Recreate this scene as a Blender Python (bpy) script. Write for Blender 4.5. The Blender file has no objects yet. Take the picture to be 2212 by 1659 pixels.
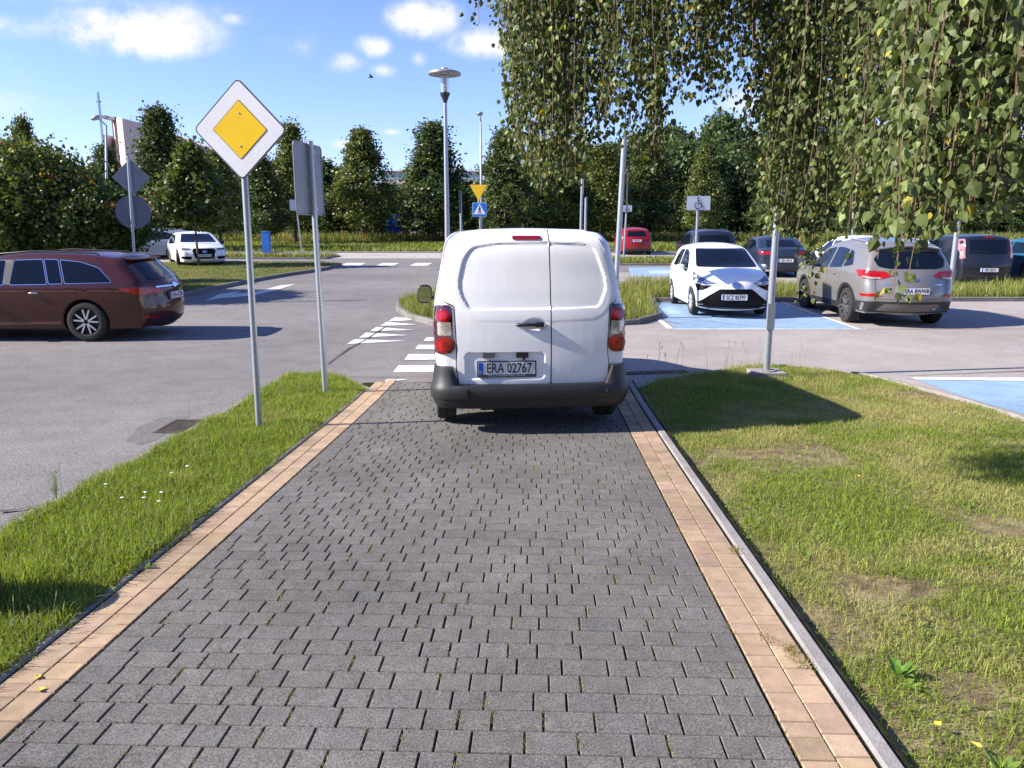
import bpy, bmesh, math, random
import numpy as np
from mathutils import Vector, Matrix
from mathutils.bvhtree import BVHTree
from mathutils.geometry import delaunay_2d_cdt, tessellate_polygon
R = math.radians
rng = np.random.default_rng(7); random.seed(7)
S = bpy.context.scene
COL = S.collection
# ------------------------------------------------------------------ camera
H = 1.95; CU, CV, F = 1106, 829.5, 1650      # eye height; principal point and focal length in survey units
PIT = math.atan((CV-487)/F)
cam = bpy.data.cameras.new('camera'); co = bpy.data.objects.new('camera', cam); COL.objects.link(co)
co.location = (0, 0, H); co.rotation_euler = (R(90)-PIT, 0, 0)
cam.sensor_width = 36; cam.lens = 26.85; cam.clip_start = .05; cam.clip_end = 3000
S.camera = co
# ------------------------------------------------------------------ sky and sun
SUN_EL, SUN_DIR = R(33), (1.0, 0.15)         # direction the light travels over the ground
S.view_settings.view_transform = 'Standard'; S.view_settings.look = 'None'
S.view_settings.exposure = 1.3; S.view_settings.gamma = 1
sd = bpy.data.lights.new('sun', 'SUN'); sd.energy = 4.7; sd.angle = R(.5); sd.color = (1, .925, .815)
so = bpy.data.objects.new('sun', sd); COL.objects.link(so)
_h = math.hypot(*SUN_DIR)
ldir = Vector((SUN_DIR[0]/_h*math.cos(SUN_EL), SUN_DIR[1]/_h*math.cos(SUN_EL), -math.sin(SUN_EL)))
so.rotation_euler = ldir.to_track_quat('-Z', 'Y').to_euler(); so.location = (-30, 0, 30)
W = bpy.data.worlds.new('World'); S.world = W; W.use_nodes = True

def world():
    nt = W.node_tree; nt.nodes.clear(); N = nt.nodes.new; L = nt.links.new
    out = N('ShaderNodeOutputWorld'); bg = N('ShaderNodeBackground')
    sky = N('ShaderNodeTexSky'); sky.sky_type = 'NISHITA'; sky.sun_disc = False
    sky.sun_elevation = SUN_EL; sky.sun_rotation = math.atan2(-SUN_DIR[0], -SUN_DIR[1])
    sky.air_density = 1.0; sky.dust_density = .1; sky.ozone_density = 3.0; sky.altitude = 0
    tc = N('ShaderNodeTexCoord')
    def M(op, a, b=None, c=None):
        n = N('ShaderNodeMath'); n.operation = op
        for i, x in enumerate((a, b, c)):
            if x is None: continue
            if isinstance(x, (int, float)): n.inputs[i].default_value = x
            else: L(x, n.inputs[i])
        return n.outputs[0]
    noi = N('ShaderNodeTexNoise'); noi.inputs['Scale'].default_value = 15; noi.inputs['Detail'].default_value = 8
    noi.inputs['Roughness'].default_value = .62; L(tc.outputs['Generated'], noi.inputs['Vector'])
    mp = N('ShaderNodeMapping'); mp.inputs['Scale'].default_value = (1.2, 1.2, 9); L(tc.outputs['Generated'], mp.inputs['Vector'])
    wis = N('ShaderNodeTexNoise'); wis.inputs['Scale'].default_value = 2.2; wis.inputs['Detail'].default_value = 6
    L(mp.outputs[0], wis.inputs['Vector'])
    acc = None
    for (u, v, ru, rv, st) in ((295, 72, 150, 46, 1.15), (360, 60, 130, 60, .62), (915, 40, 78, 40, 1.0), (1050, 92, 95, 34, .85), (805, 100, 40, 24, .75),
                               (745, 135, 46, 26, .62), (905, 127, 22, 20, .5), (820, 152, 40, 16, .45), (505, 42, 34, 16, .55), (745, 312, 34, 12, .6), (845, 285, 30, 10, .4),
                               (60, 60, 150, 26, .42), (640, 90, 70, 40, .36), (250, 10, 420, 30, .33), (1650, 230, 120, 50, .5), (2600, 120, 500, 90, .8), (-900, 100, 500, 110, .8), (1300, -400, 600, 150, .7)):
        x = (u-CU)/F; k = (CV-v)/F
        d = Vector((x, math.cos(PIT)+k*math.sin(PIT), -math.sin(PIT)+k*math.cos(PIT))).normalized()
        vs = N('ShaderNodeVectorMath'); vs.operation = 'SUBTRACT'; L(tc.outputs['Generated'], vs.inputs[0]); vs.inputs[1].default_value = d
        vm = N('ShaderNodeVectorMath'); vm.operation = 'MULTIPLY'; L(vs.outputs[0], vm.inputs[0])
        vm.inputs[1].default_value = (F/ru, F/ru, F/rv)
        vl = N('ShaderNodeVectorMath'); vl.operation = 'LENGTH'; L(vm.outputs[0], vl.inputs[0])
        f = M('MULTIPLY', M('MAXIMUM', M('SUBTRACT', 1.25, vl.outputs['Value']), 0), st)
        acc = f if acc is None else M('MAXIMUM', acc, f)
    dens = M('MULTIPLY', acc, M('MULTIPLY_ADD', noi.outputs['Fac'], 5.0, -1.6))
    wsp = M('MULTIPLY', M('MAXIMUM', M('SUBTRACT', wis.outputs['Fac'], .5), 0), .8)
    mr = N('ShaderNodeMapRange'); mr.interpolation_type = 'SMOOTHERSTEP'; L(M('ADD', dens, wsp), mr.inputs[0])
    mr.inputs[1].default_value = 0.02; mr.inputs[2].default_value = 1.05
    mix = N('ShaderNodeMix'); mix.data_type = 'RGBA'; L(mr.outputs[0], mix.inputs[0])
    tint = N('ShaderNodeMix'); tint.data_type = 'RGBA'; tint.blend_type = 'MULTIPLY'; tint.inputs[0].default_value = 1
    L(sky.outputs[0], tint.inputs[6]); tint.inputs[7].default_value = SKYT
    L(tint.outputs[2], mix.inputs[6]); mix.inputs[7].default_value = CLOUD
    L(mix.outputs[2], bg.inputs[0]); bg.inputs[1].default_value = SKYS; L(bg.outputs[0], out.inputs[0])
SKYS = .12; SKYT = (.60, .605, .87, 1); CLOUD = (3.45, 3.5, 3.7, 1)
world()
# ------------------------------------------------------------------ terrain
GP = [(-20, 1.0465), (7.5, .0355), (8.5, .009), (10, 0), (16, .05), (30, .15), (42, .35), (60, .4), (900, .4)]
GY = np.array([a for a, b in GP]); GZ = np.array([b for a, b in GP])
def g(y): return float(np.interp(y, GY, GZ))
def ray(u, v):
    k = (CV-v)/F
    return (u-CU)/F, math.cos(PIT)+k*math.sin(PIT), -math.sin(PIT)+k*math.cos(PIT)
def P(u, v, off=0.0):
    """where the sight line through survey point u,v meets the ground"""
    dx, dy, dz = ray(u, v); t = .5; f = lambda t: H+dz*t-g(dy*t)-off
    while f(t) > 0 and t < 400: t += .1
    a, b = t-.1, t
    for _ in range(24):
        m = (a+b)/2
        if f(m) > 0: a = m
        else: b = m
    return (dx*a, dy*a)
def XZ(u, v, Y):
    dx, dy, dz = ray(u, v); t = Y/dy
    return dx*t, H+dz*t
AO = -.03                                     # asphalt lies this much below the turf level
# ------------------------------------------------------------------ materials
MC = {}
def mat(name, col, rough=.6, metal=0, var=0.0, vs=6.0, var2=None, bump=0.0, bs=60.0, coat=0, spec=.5, emit=None, speck=0.0, sps=350.0, col2=None, trans=0):
    if name in MC: return MC[name]
    m = bpy.data.materials.new(name); m.use_nodes = True; nt = m.node_tree; b = nt.nodes['Principled BSDF']; N = nt.nodes.new; L = nt.links.new
    b.inputs['Base Color'].default_value = (*col, 1); b.inputs['Roughness'].default_value = rough; b.inputs['Metallic'].default_value = metal
    b.inputs['Coat Weight'].default_value = coat; b.inputs['Coat Roughness'].default_value = .03; b.inputs['Specular IOR Level'].default_value = spec
    if trans: b.inputs['Transmission Weight'].default_value = trans
    tc = N('ShaderNodeTexCoord'); src = None
    if var or col2:
        n = N('ShaderNodeTexNoise'); n.inputs['Scale'].default_value = vs; n.inputs['Detail'].default_value = 7; n.inputs['Roughness'].default_value = .6
        L(tc.outputs['Object'], n.inputs['Vector'])
        r = N('ShaderNodeValToRGB'); r.color_ramp.elements[0].position = .36; r.color_ramp.elements[1].position = .64
        c2 = col2 or tuple(c*(1+var) for c in col); c1 = col if col2 else tuple(c*(1-var) for c in col)
        r.color_ramp.elements[0].color = (*c1, 1); r.color_ramp.elements[1].color = (*c2, 1)
        L(n.outputs['Fac'], r.inputs[0]); src = r.outputs[0]
    if var2:                                   # large soft stains
        n = N('ShaderNodeTexNoise'); n.inputs['Scale'].default_value = var2[0]; n.inputs['Detail'].default_value = 4; L(tc.outputs['Object'], n.inputs['Vector'])
        r = N('ShaderNodeMapRange'); L(n.outputs['Fac'], r.inputs[0]); r.inputs[1].default_value = .35; r.inputs[2].default_value = .65
        r.inputs[3].default_value = 1-var2[1]; r.inputs[4].default_value = 1+var2[1]
        mu = N('ShaderNodeMix'); mu.data_type = 'RGBA'; mu.blend_type = 'MULTIPLY'; mu.inputs[0].default_value = 1
        if src: L(src, mu.inputs[6])
        else: mu.inputs[6].default_value = (*col, 1)
        L(r.outputs[0], mu.inputs[7]); src = mu.outputs[2]
    if speck:
        n = N('ShaderNodeTexNoise'); n.inputs['Scale'].default_value = sps; n.inputs['Detail'].default_value = 2; L(tc.outputs['Object'], n.inputs['Vector'])
        r = N('ShaderNodeMapRange'); L(n.outputs['Fac'], r.inputs[0]); r.inputs[1].default_value = .3; r.inputs[2].default_value = .7
        r.inputs[3].default_value = 1-speck; r.inputs[4].default_value = 1+speck
        mu = N('ShaderNodeMix'); mu.data_type = 'RGBA'; mu.blend_type = 'MULTIPLY'; mu.inputs[0].default_value = 1
        if src: L(src, mu.inputs[6])
        else: mu.inputs[6].default_value = (*col, 1)
        L(r.outputs[0], mu.inputs[7]); src = mu.outputs[2]
    if src: L(src, b.inputs['Base Color'])
    if bump:
        n = N('ShaderNodeTexNoise'); n.inputs['Scale'].default_value = bs; n.inputs['Detail'].default_value = 4; L(tc.outputs['Object'], n.inputs['Vector'])
        bp = N('ShaderNodeBump'); bp.inputs['Strength'].default_value = bump; bp.inputs['Distance'].default_value = .01
        L(n.outputs['Fac'], bp.inputs['Height']); L(bp.outputs[0], b.inputs['Normal'])
    if emit: b.inputs['Emission Color'].default_value = (*emit[:3], 1); b.inputs['Emission Strength'].default_value = emit[3]
    MC[name] = m; return m
def leafmat(name, trans=.35, rough=.5, spec=.3):
    m = bpy.data.materials.new(name); m.use_nodes = True; nt = m.node_tree; b = nt.nodes['Principled BSDF']; N = nt.nodes.new; L = nt.links.new
    a = N('ShaderNodeAttribute'); a.attribute_name = 'Col'
    b.inputs['Roughness'].default_value = rough; b.inputs['Specular IOR Level'].default_value = spec
    L(a.outputs['Color'], b.inputs['Base Color'])
    t = N('ShaderNodeBsdfTranslucent'); h = N('ShaderNodeHueSaturation'); h.inputs['Value'].default_value = 1.5; h.inputs['Saturation'].default_value = 1.15; h.inputs['Hue'].default_value = .485
    L(a.outputs['Color'], h.inputs['Color']); L(h.outputs[0], t.inputs[0])
    mx = N('ShaderNodeMixShader'); mx.inputs[0].default_value = trans
    o = nt.nodes['Material Output']; L(b.outputs[0], mx.inputs[1]); L(t.outputs[0], mx.inputs[2]); L(mx.outputs[0], o.inputs[0])
    return m
def colmat(name, speck, sps, rough=.92, bump=.14, spec=.18):
    """stone whose own colour is stored per block"""
    m = bpy.data.materials.new(name); m.use_nodes = True; nt = m.node_tree; b = nt.nodes['Principled BSDF']; N = nt.nodes.new; L = nt.links.new
    a = N('ShaderNodeAttribute'); a.attribute_name = 'Col'; tc = N('ShaderNodeTexCoord')
    b.inputs['Roughness'].default_value = rough; b.inputs['Specular IOR Level'].default_value = spec
    src = a.outputs['Color']
    for sc, st, lo, hi in ((sps, speck, .35, .65), (sps*2.6, speck*.9, .35, .68), (14, .13, .3, .7), (1.3, .13, .35, .65)):
        n = N('ShaderNodeTexNoise'); n.inputs['Scale'].default_value = sc; n.inputs['Detail'].default_value = 3; L(tc.outputs['Object'], n.inputs['Vector'])
        r = N('ShaderNodeMapRange'); L(n.outputs['Fac'], r.inputs[0]); r.inputs[1].default_value = lo; r.inputs[2].default_value = hi; r.inputs[3].default_value = 1-st; r.inputs[4].default_value = 1+st
        mu = N('ShaderNodeMix'); mu.data_type = 'RGBA'; mu.blend_type = 'MULTIPLY'; mu.inputs[0].default_value = 1; L(src, mu.inputs[6]); L(r.outputs[0], mu.inputs[7]); src = mu.outputs[2]
    L(src, b.inputs['Base Color'])
    n = N('ShaderNodeTexNoise'); n.inputs['Scale'].default_value = sps; n.inputs['Detail'].default_value = 4; L(tc.outputs['Object'], n.inputs['Vector'])
    bp = N('ShaderNodeBump'); bp.inputs['Strength'].default_value = bump; bp.inputs['Distance'].default_value = .004; L(n.outputs['Fac'], bp.inputs['Height']); L(bp.outputs[0], b.inputs['Normal'])
    return m
M_ASPH = mat('asphalt', (.172, .158, .155), .9, speck=.42, sps=70, var=.10, vs=2.2, var2=(.16, .17), bump=.5, bs=90, spec=.25)
M_LOT = mat('light_concrete_paving', (.287, .256, .238), .92, speck=.26, sps=60, var=.08, vs=1.6, var2=(.25, .10), bump=.35, bs=90, spec=.25)
M_KERB = mat('kerb_concrete', (.25, .235, .225), .9, speck=.25, sps=240, var=.14, vs=5, bump=.4, bs=120, spec=.2)
M_KERBF = mat('old_kerb_concrete', (.17, .16, .15), .92, speck=.3, sps=60, var=.2, vs=3, bump=.5, bs=60, spec=.2)
M_SOIL = mat('soil_and_thatch', (.11, .085, .05), .95, col2=(.23, .19, .10), vs=7, speck=.4, sps=120, bump=.8, bs=60, spec=.1)
M_TURF = mat('turf_ground', (.06, .075, .02), .95, col2=(.13, .125, .04), vs=1.4, speck=.35, sps=30, bump=.8, bs=20, spec=.1)
M_JOINT = mat('joint_sand', (.014, .012, .009), .97, col2=(.030, .031, .013), vs=9, speck=.4, sps=200, bump=.8, bs=150, spec=.1)
M_WPAINT = mat('white_road_paint', (.42, .41, .40), .85, speck=.2, sps=60, col2=(.63, .62, .60), vs=7, bump=.3, bs=80)
M_BPAINT = mat('blue_bay_paint', (.20, .30, .43), .85, speck=.2, sps=50, var=.1, vs=4, var2=(.5, .12), bump=.3, bs=80)
M_CRACK_SHADOW = mat('crack_and_shadow', (.045, .042, .04), .95)
M_GALV = mat('galvanised_steel', (.33, .36, .40), .42, .5, var=.05, vs=30, speck=.04, sps=90)
M_GALVP = mat('painted_grey_pole', (.36, .39, .43), .45, .25, var=.07, vs=12)
M_SIGNBACK = mat('grey_sign_back', (.19, .205, .235), .45, .3, var=.08, vs=5)
M_DARKRIM = mat('dark_rim', (.06, .07, .09), .5)
M_SWHITE = mat('sign_white', (.70, .70, .72), .4, var=.03, vs=3, speck=.03, sps=40)
M_SYEL = mat('sign_yellow', (.82, .52, .004), .35, var=.03, vs=6)
M_SBLUE = mat('sign_blue', (.01, .13, .55), .35)
M_BLACK = mat('black_plastic', (.012, .012, .013), .45, speck=.15, sps=300)
M_BUMP = mat('bumper_plastic', (.017, .0175, .019), .48, var=.14, vs=9, speck=.1, sps=250, bump=.15, bs=300)
M_RUB = mat('rubber', (.018, .018, .018), .85, var=.2, vs=20, bump=.4, bs=120)
M_GLASS = mat('dark_car_glass', (.004, .007, .014), .04, 0, spec=.32)
M_RIM = mat('alloy', (.55, .56, .58), .3, .8)
M_RIMD = mat('wheel_well_dark', (.01, .01, .011), .7)
M_CHROME = mat('chrome', (.75, .75, .77), .12, 1)
M_RED = mat('lamp_red', (.30, .003, .004), .15, spec=.4, coat=.3, var=.3, vs=60)
M_REDD = mat('lamp_dark_red', (.05, .004, .008), .12, spec=.8, coat=1)
M_CLEAR = mat('lamp_clear', (.42, .36, .30), .12, .3, spec=.8, coat=1, var=.35, vs=70)
M_LENS = mat('headlight_lens', (.10, .13, .17), .08, .2, spec=1, coat=1, var=.5, vs=30)
M_PLATE = mat('plate_white', (.66, .66, .67), .4)
M_INK = mat('black_ink', (.008, .008, .01), .5)
M_PBLUE = mat('plate_blue', (.01, .06, .42), .4)
M_BARK = mat('bark', (.09, .07, .055), .95, var=.35, vs=8, bump=1, bs=20)
M_BIRCH = mat('birch_bark', (.5, .48, .44), .8, col2=(.06, .05, .045), vs=5, bump=.5, bs=20)
M_TWIG = mat('birch_twig', (.10, .06, .035), .8)
M_LEAF = leafmat('foliage', .3, .45, .35); M_BLEAF = leafmat('birch_leaf', .24, .48, .28); M_GRASS = leafmat('grass_blade', .32, .55, .25)
# ------------------------------------------------------------------ object helpers
def tag(o, label=None, cat=None, group=None, kind=None):
    for k, v in (('label', label), ('category', cat), ('group', group), ('kind', kind)):
        if v: o[k] = v
    return o
def empty(name, loc, rz=0, label=None, cat=None, group=None):
    o = bpy.data.objects.new(name, None); COL.objects.link(o); o.location = loc; o.rotation_euler = (0, 0, rz); o.empty_display_size = .2
    return tag(o, label, cat, group)
def mesh(name, verts, faces, m, parent=None, smooth=False, mats=None, fm=None):
    me = bpy.data.meshes.new(name); me.from_pydata([tuple(v) for v in verts], [], [tuple(f) for f in faces])
    for x in (mats or [m]): me.materials.append(x)
    if fm is not None: me.polygons.foreach_set('material_index', fm)
    if smooth: me.polygons.foreach_set('use_smooth', [True]*len(me.polygons))
    me.update(); o = bpy.data.objects.new(name, me); COL.objects.link(o)
    if parent: o.parent = parent
    return o
def npmesh(name, V, Fc, m, cols=None, parent=None):
    """fast triangle mesh"""
    me = bpy.data.meshes.new(name); nv, nf = len(V), len(Fc)
    me.vertices.add(nv); me.vertices.foreach_set('co', np.ascontiguousarray(V, dtype=np.float32).ravel())
    me.loops.add(nf*3); me.loops.foreach_set('vertex_index', np.ascontiguousarray(Fc, dtype=np.int32).ravel())
    me.polygons.add(nf); me.polygons.foreach_set('loop_start', np.arange(0, nf*3, 3, dtype=np.int32))
    if cols is not None:
        a = me.color_attributes.new('Col', 'FLOAT_COLOR', 'POINT'); c = np.ones((nv, 4), np.float32); c[:, :3] = cols; a.data.foreach_set('color', c.ravel())
    me.polygons.foreach_set('use_smooth', np.zeros(nf, bool)); me.materials.append(m); me.update(calc_edges=True); me.validate()
    o = bpy.data.objects.new(name, me); COL.objects.link(o)
    if parent: o.parent = parent
    return o
class MB:
    def __init__(s): s.v = []; s.f = []; s.m = []; s.mi = 0
    def add(s, vs, fs):
        b = len(s.v); s.v += [tuple(v) for v in vs]; s.f += [tuple(i+b for i in f) for f in fs]; s.m += [s.mi]*len(fs)
    def box(s, x0, x1, y0, y1, z0, z1, T=None):
        vs = [Vector(v) for v in ((x0, y0, z0), (x1, y0, z0), (x1, y1, z0), (x0, y1, z0), (x0, y0, z1), (x1, y0, z1), (x1, y1, z1), (x0, y1, z1))]
        if T: vs = [T @ v for v in vs]
        s.add(vs, [(0, 3, 2, 1), (4, 5, 6, 7), (0, 1, 5, 4), (1, 2, 6, 5), (2, 3, 7, 6), (3, 0, 4, 7)])
    def tube(s, pts, rad, n=10, cap=True):
        pts = [Vector(p) for p in pts]; k = len(pts); rad = rad if isinstance(rad, (list, tuple)) else [rad]*k; vs = []; up = None
        for i, p in enumerate(pts):
            d = (pts[min(i+1, k-1)]-pts[max(i-1, 0)]).normalized()
            a = d.orthogonal().normalized() if up is None else (up-d*up.dot(d)).normalized()
            up = a; b = d.cross(a)
            for j in range(n):
                t = 2*math.pi*j/n; vs.append(p+(a*math.cos(t)+b*math.sin(t))*rad[i])
        fs = [(i*n+j, i*n+(j+1) % n, (i+1)*n+(j+1) % n, (i+1)*n+j) for i in range(k-1) for j in range(n)]
        if cap: fs += [tuple(range(n))[::-1], tuple(range((k-1)*n, k*n))]
        s.add(vs, fs)
    def lathe(s, prof, n=24, T=None):
        vs = [Vector((r*math.cos(2*math.pi*j/n), r*math.sin(2*math.pi*j/n), z)) for r, z in prof for j in range(n)]
        if T: vs = [T @ v for v in vs]
        k = len(prof); s.add(vs, [(i*n+j, i*n+(j+1) % n, (i+1)*n+(j+1) % n, (i+1)*n+j) for i in range(k-1) for j in range(n)])
    def prism(s, poly, t0, t1, T=None):
        """poly in XZ plane, thickness along Y"""
        n = len(poly); vs = [Vector((x, t0, z)) for x, z in poly]+[Vector((x, t1, z)) for x, z in poly]
        if T: vs = [T @ v for v in vs]
        s.add(vs, [tuple(range(n)), tuple(range(2*n-1, n-1, -1))]+[(i, i+n, (i+1) % n+n, (i+1) % n) for i in range(n)])
    def build(s, name, m, parent=None, smooth=False, mats=None):
        return mesh(name, s.v, s.f, m, parent, smooth, mats, s.m if mats else None)
def autosmooth(o, ang=40):
    me = o.data; bm = bmesh.new(); bm.from_mesh(me)
    for f in bm.faces: f.smooth = True
    for e in bm.edges:
        e.smooth = not (len(e.link_faces) != 2 or e.calc_face_angle(0) > R(ang))
    bm.to_mesh(me); bm.free()
def rrect(x0, x1, z0, z1, r, n=5):
    pts = []
    for cx, cz, a in ((x1-r, z1-r, 0), (x0+r, z1-r, 90), (x0+r, z0+r, 180), (x1-r, z0+r, 270)):
        for i in range(n+1):
            t = R(a+90*i/n); pts.append((cx+r*math.cos(t), cz+r*math.sin(t)))
    return pts
def roundpoly(pts, r, n=4):
    out = []; k = len(pts)
    for i in range(k):
        p = Vector(pts[i]); a = (Vector(pts[i-1])-p); b = (Vector(pts[(i+1) % k])-p); rr = min(r, a.length*.45, b.length*.45)
        a = p+a.normalized()*rr; b = p+b.normalized()*rr
        for j in range(n+1):
            t = j/n; out.append(tuple(a*(1-t)**2+p*2*t*(1-t)+b*t*t))
    return out
def text(s, size, m, parent, T, sx=1.0, name='lettering', bold=0.0, align='CENTER'):
    cu = bpy.data.curves.new('t', 'FONT'); cu.body = s; cu.size = size; cu.align_x = align; cu.align_y = 'CENTER'; cu.extrude = .0008; cu.offset = bold; cu.resolution_u = 3
    o = bpy.data.objects.new('t', cu); COL.objects.link(o)
    me = bpy.data.meshes.new_from_object(o.evaluated_get(bpy.context.evaluated_depsgraph_get()))
    bpy.data.objects.remove(o); me.transform(T @ Matrix.Diagonal((sx, 1, 1, 1))); me.materials.clear(); me.materials.append(m); me.name = name
    q = bpy.data.objects.new(name, me); COL.objects.link(q); q.parent = parent; return q
def copy_tree(o, parent=None):
    c = o.copy(); COL.objects.link(c); c.parent = parent
    for ch in [x for x in bpy.data.objects if x.parent == o]: copy_tree(ch, c)
    return c
def inpoly(x, y, poly):
    x = np.asarray(x); y = np.asarray(y); ins = np.zeros(x.shape, bool); n = len(poly)
    for i in range(n):
        x0, y0 = poly[i]; x1, y1 = poly[(i+1) % n]
        c = ((y0 > y) != (y1 > y)); xi = (x1-x0)*(y-y0)/((y1-y0) if y1 != y0 else 1e-9)+x0
        ins ^= c & (x < xi)
    return ins
def sheet(name, pts, off, m, kind='structure', cuts=True):
    """a sheet draped on the terrain"""
    bm = bmesh.new(); vs = [bm.verts.new((x, y, 0)) for x, y in pts]
    for t in tessellate_polygon([[Vector((x, y, 0)) for x, y in pts]]):
        try: bm.faces.new([vs[i] for i in t])
        except ValueError: pass
    for k in GY[1:-1]:
        bmesh.ops.bisect_plane(bm, geom=bm.verts[:]+bm.edges[:]+bm.faces[:], plane_co=(0, k, 0), plane_no=(0, 1, 0))
    for v in bm.verts: v.co.z = g(v.co.y)+off
    bm.normal_update()
    for f in bm.faces:
        if f.normal.z < 0: f.normal_flip()
    me = bpy.data.meshes.new(name); bm.to_mesh(me); bm.free(); me.materials.append(m)
    o = bpy.data.objects.new(name, me); COL.objects.link(o)
    if kind: o['kind'] = kind
    return o
def line_poly(pts, w, jit=0):
    pts = [Vector(p) for p in pts]; L_, R_ = [], []
    for i, p in enumerate(pts):
        d = (pts[min(i+1, len(pts)-1)]-pts[max(i-1, 0)]).normalized(); n = Vector((-d.y, d.x))*w*(.5+random.uniform(-jit, jit))
        L_.append(tuple(p+n)); R_.append(tuple(p-n))
    return L_+R_[::-1]
def kerb(name, pts, w, top, low, m, step=1.0):
    """real kerb stones along a line on the terrain"""
    P_ = [Vector(p) for p in pts]; out = []
    for a, b in zip(P_, P_[1:]):
        n = max(1, int((b-a).length/step))
        out += [a.lerp(b, i/n) for i in range(n)]
    out.append(P_[-1]); mb = MB(); k = len(out); vs = []
    for i, p in enumerate(out):
        d = (out[min(i+1, k-1)]-out[max(i-1, 0)]).normalized(); n = Vector((-d.y, d.x))*w/2; z = g(p.y); c = min(.015, w*.15)
        q = [(p-n, low), (p-n, top-c), (p-n*(1-2*c/w), top), (p+n*(1-2*c/w), top), (p+n, top-c), (p+n, low)]
        vs += [(a.x, a.y, z+h) for a, h in q]
    mb.add(vs, [(i*6+j, i*6+j+1, (i+1)*6+j+1, (i+1)*6+j) for i in range(k-1) for j in range(5)]+[(0, 1, 2, 3, 4, 5), tuple((k-1)*6+j for j in range(5, -1, -1))])
    o = mb.build(name, m); o['kind'] = 'structure'; return o
# ================================================================== GROUND
sheet('ground', [(-700, -20), (700, -20), (700, 900), (-700, 900)], -.22, M_TURF)


sheet('far_pavement', [(-60, 38.8), (-7, 39.6), (60, 39.6), (60, 46.4), (-60, 46.4)], AO+.012, mat('pale_pavement', (.36, .33, .30), .9, speck=.25, sps=30, var=.1, vs=2, spec=.2))
sheet('grass_verge', [(-90, 46.4), (90, 46.4), (90, 95), (-90, 95)], 0.02, M_TURF)
kerb('verge_kerb', [(-60, 46.4), (60, 46.4)], .15, .06, -.1, M_KERB, 6)

# ---- the paved path: s runs along it, t across
vpx = (1164-CU)/F; PD = Vector((vpx, 1.0)).normalized(); PN = Vector((PD.y, -PD.x))
O0 = Vector(P(1504, 1211)); TR = 0.0
def pth(s, t): q = O0+PD*s+PN*t; return q
Lq = Vector(P(190, 1433))-O0; TL = Lq.dot(PN)
Lq2 = Vector(P(708, 962))-O0; TL2 = Lq2.dot(PN); TL = (TL+TL2)/2
s0 = -O0.y-.6
def send(t): return (9.35+.28*(t-TL)/(TR-TL)) - O0.y
M_BRICK = colmat('grey_paving_block', .42, 150); M_TAN = colmat('tan_paving_block', .16, 230)
def bricks(name, rows, m, colf):
    V, Fc, Cc = [], [], []
    for (s_, t_, l, w) in rows:               # centre, size along t (l) and along s (w)
        h = rng.normal(0, .0004); c = colf(); e = .002; a = rng.normal(0, .003); tx, ty = rng.normal(0, .0022, 2)
        b = len(V)
        for k, (ee, z) in enumerate(((0, -.05), (0, -.005), (.0015, -.0012), (e+.001, 0))):
            for dx, dy in ((-1, -1), (1, -1), (1, 1), (-1, 1)):
                u_, v_ = dx*(l/2-ee), dy*(w/2-ee); q = pth(s_+v_*1+u_*a, t_+u_-v_*a)
                V.append((q.x, q.y, g(q.y)+z+h+u_*tx*.6+v_*ty*.6)); Cc.append(c)
        for k in range(3):
            for j in range(4):
                a0, a1 = b+k*4+j, b+k*4+(j+1) % 4
                Fc += [(a0, a1, a1+4), (a0, a1+4, a0+4)]
        Fc += [(b+12, b+13, b+14), (b+12, b+14, b+15)]
    o = npmesh(name, np.array(V), np.array(Fc), m, np.array(Cc)); o['kind'] = 'structure'; return o
rows = []; RH = .122; s = s0; prev = []
while s < send(TR)+.3:
    t = TL+.004; first = True; r0 = rng.random(); joints = []
    while t < TR-.03:
        ls = [.183, .122] if rng.random() < .42 else [.122, .183]
        l = ls[0]
        if any(abs(t+l-q) < .028 for q in prev): l = ls[1]
        if first: l = (.06+r0*.12); first = False
        if TR-t-l < .07: l = TR-t-.004
        if l > .25: l = l/2
        if s+RH/2 < send(t+l/2)+rng.normal(0, .01): rows.append((s+RH/2, t+l/2, l-.0054-abs(rng.normal(0, .0015)), RH-.0040))
        t += l; joints.append(t)
    s += RH; prev = joints
def cg():
    k = rng.normal(1, .04); w = rng.normal(0, .012); return (.128*k*(1+w), .119*k, .112*k*(1-w))
def ct():
    k = rng.normal(1, .085); return (.33*k, .238*k*(1+rng.normal(0, .015)), .162*k*(1+rng.normal(0, .03)))
bricks('paved_path', rows, M_BRICK, cg)
tan_rows = []
for t0, sgn in ((TL, -1), (TR, 1)):
    for c in range(2):
        s = s0
        while s < send(t0)+.1:
            w = (.122, .183, .183, .09)[rng.integers(0, 4)]
            tan_rows.append((s+w/2, t0+sgn*(.0645+c*.122), .117, w-.005)); s += w
bricks('path_border', tan_rows, M_TAN, ct)
jp = [pth(s0, TL-.40), pth(s0, TR+.36), pth(send(TR)+.06, TR+.36), pth(send(TL)+.06, TL-.40)]
sheet('path_bedding', [tuple(q) for q in jp], -.009, M_JOINT)
kerb('path_kerb', [pth(x, TR+.262+.038) for x in np.linspace(s0, send(TR)+.1, 26)], .072, .004, -.16, M_KERB, .5)
kerb('path_kerb', [pth(x, TL-.262-.034) for x in np.linspace(s0, send(TL)-.3, 26)], .064, .001, -.12, M_KERB, .5)
# concrete drain channel and apron across the end of the path
pe = [pth(send(TL)+.08, TL-.5), pth(send(TL)+.08, TL+.2), pth(send(TR)+.1, TR+.3)]

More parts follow.
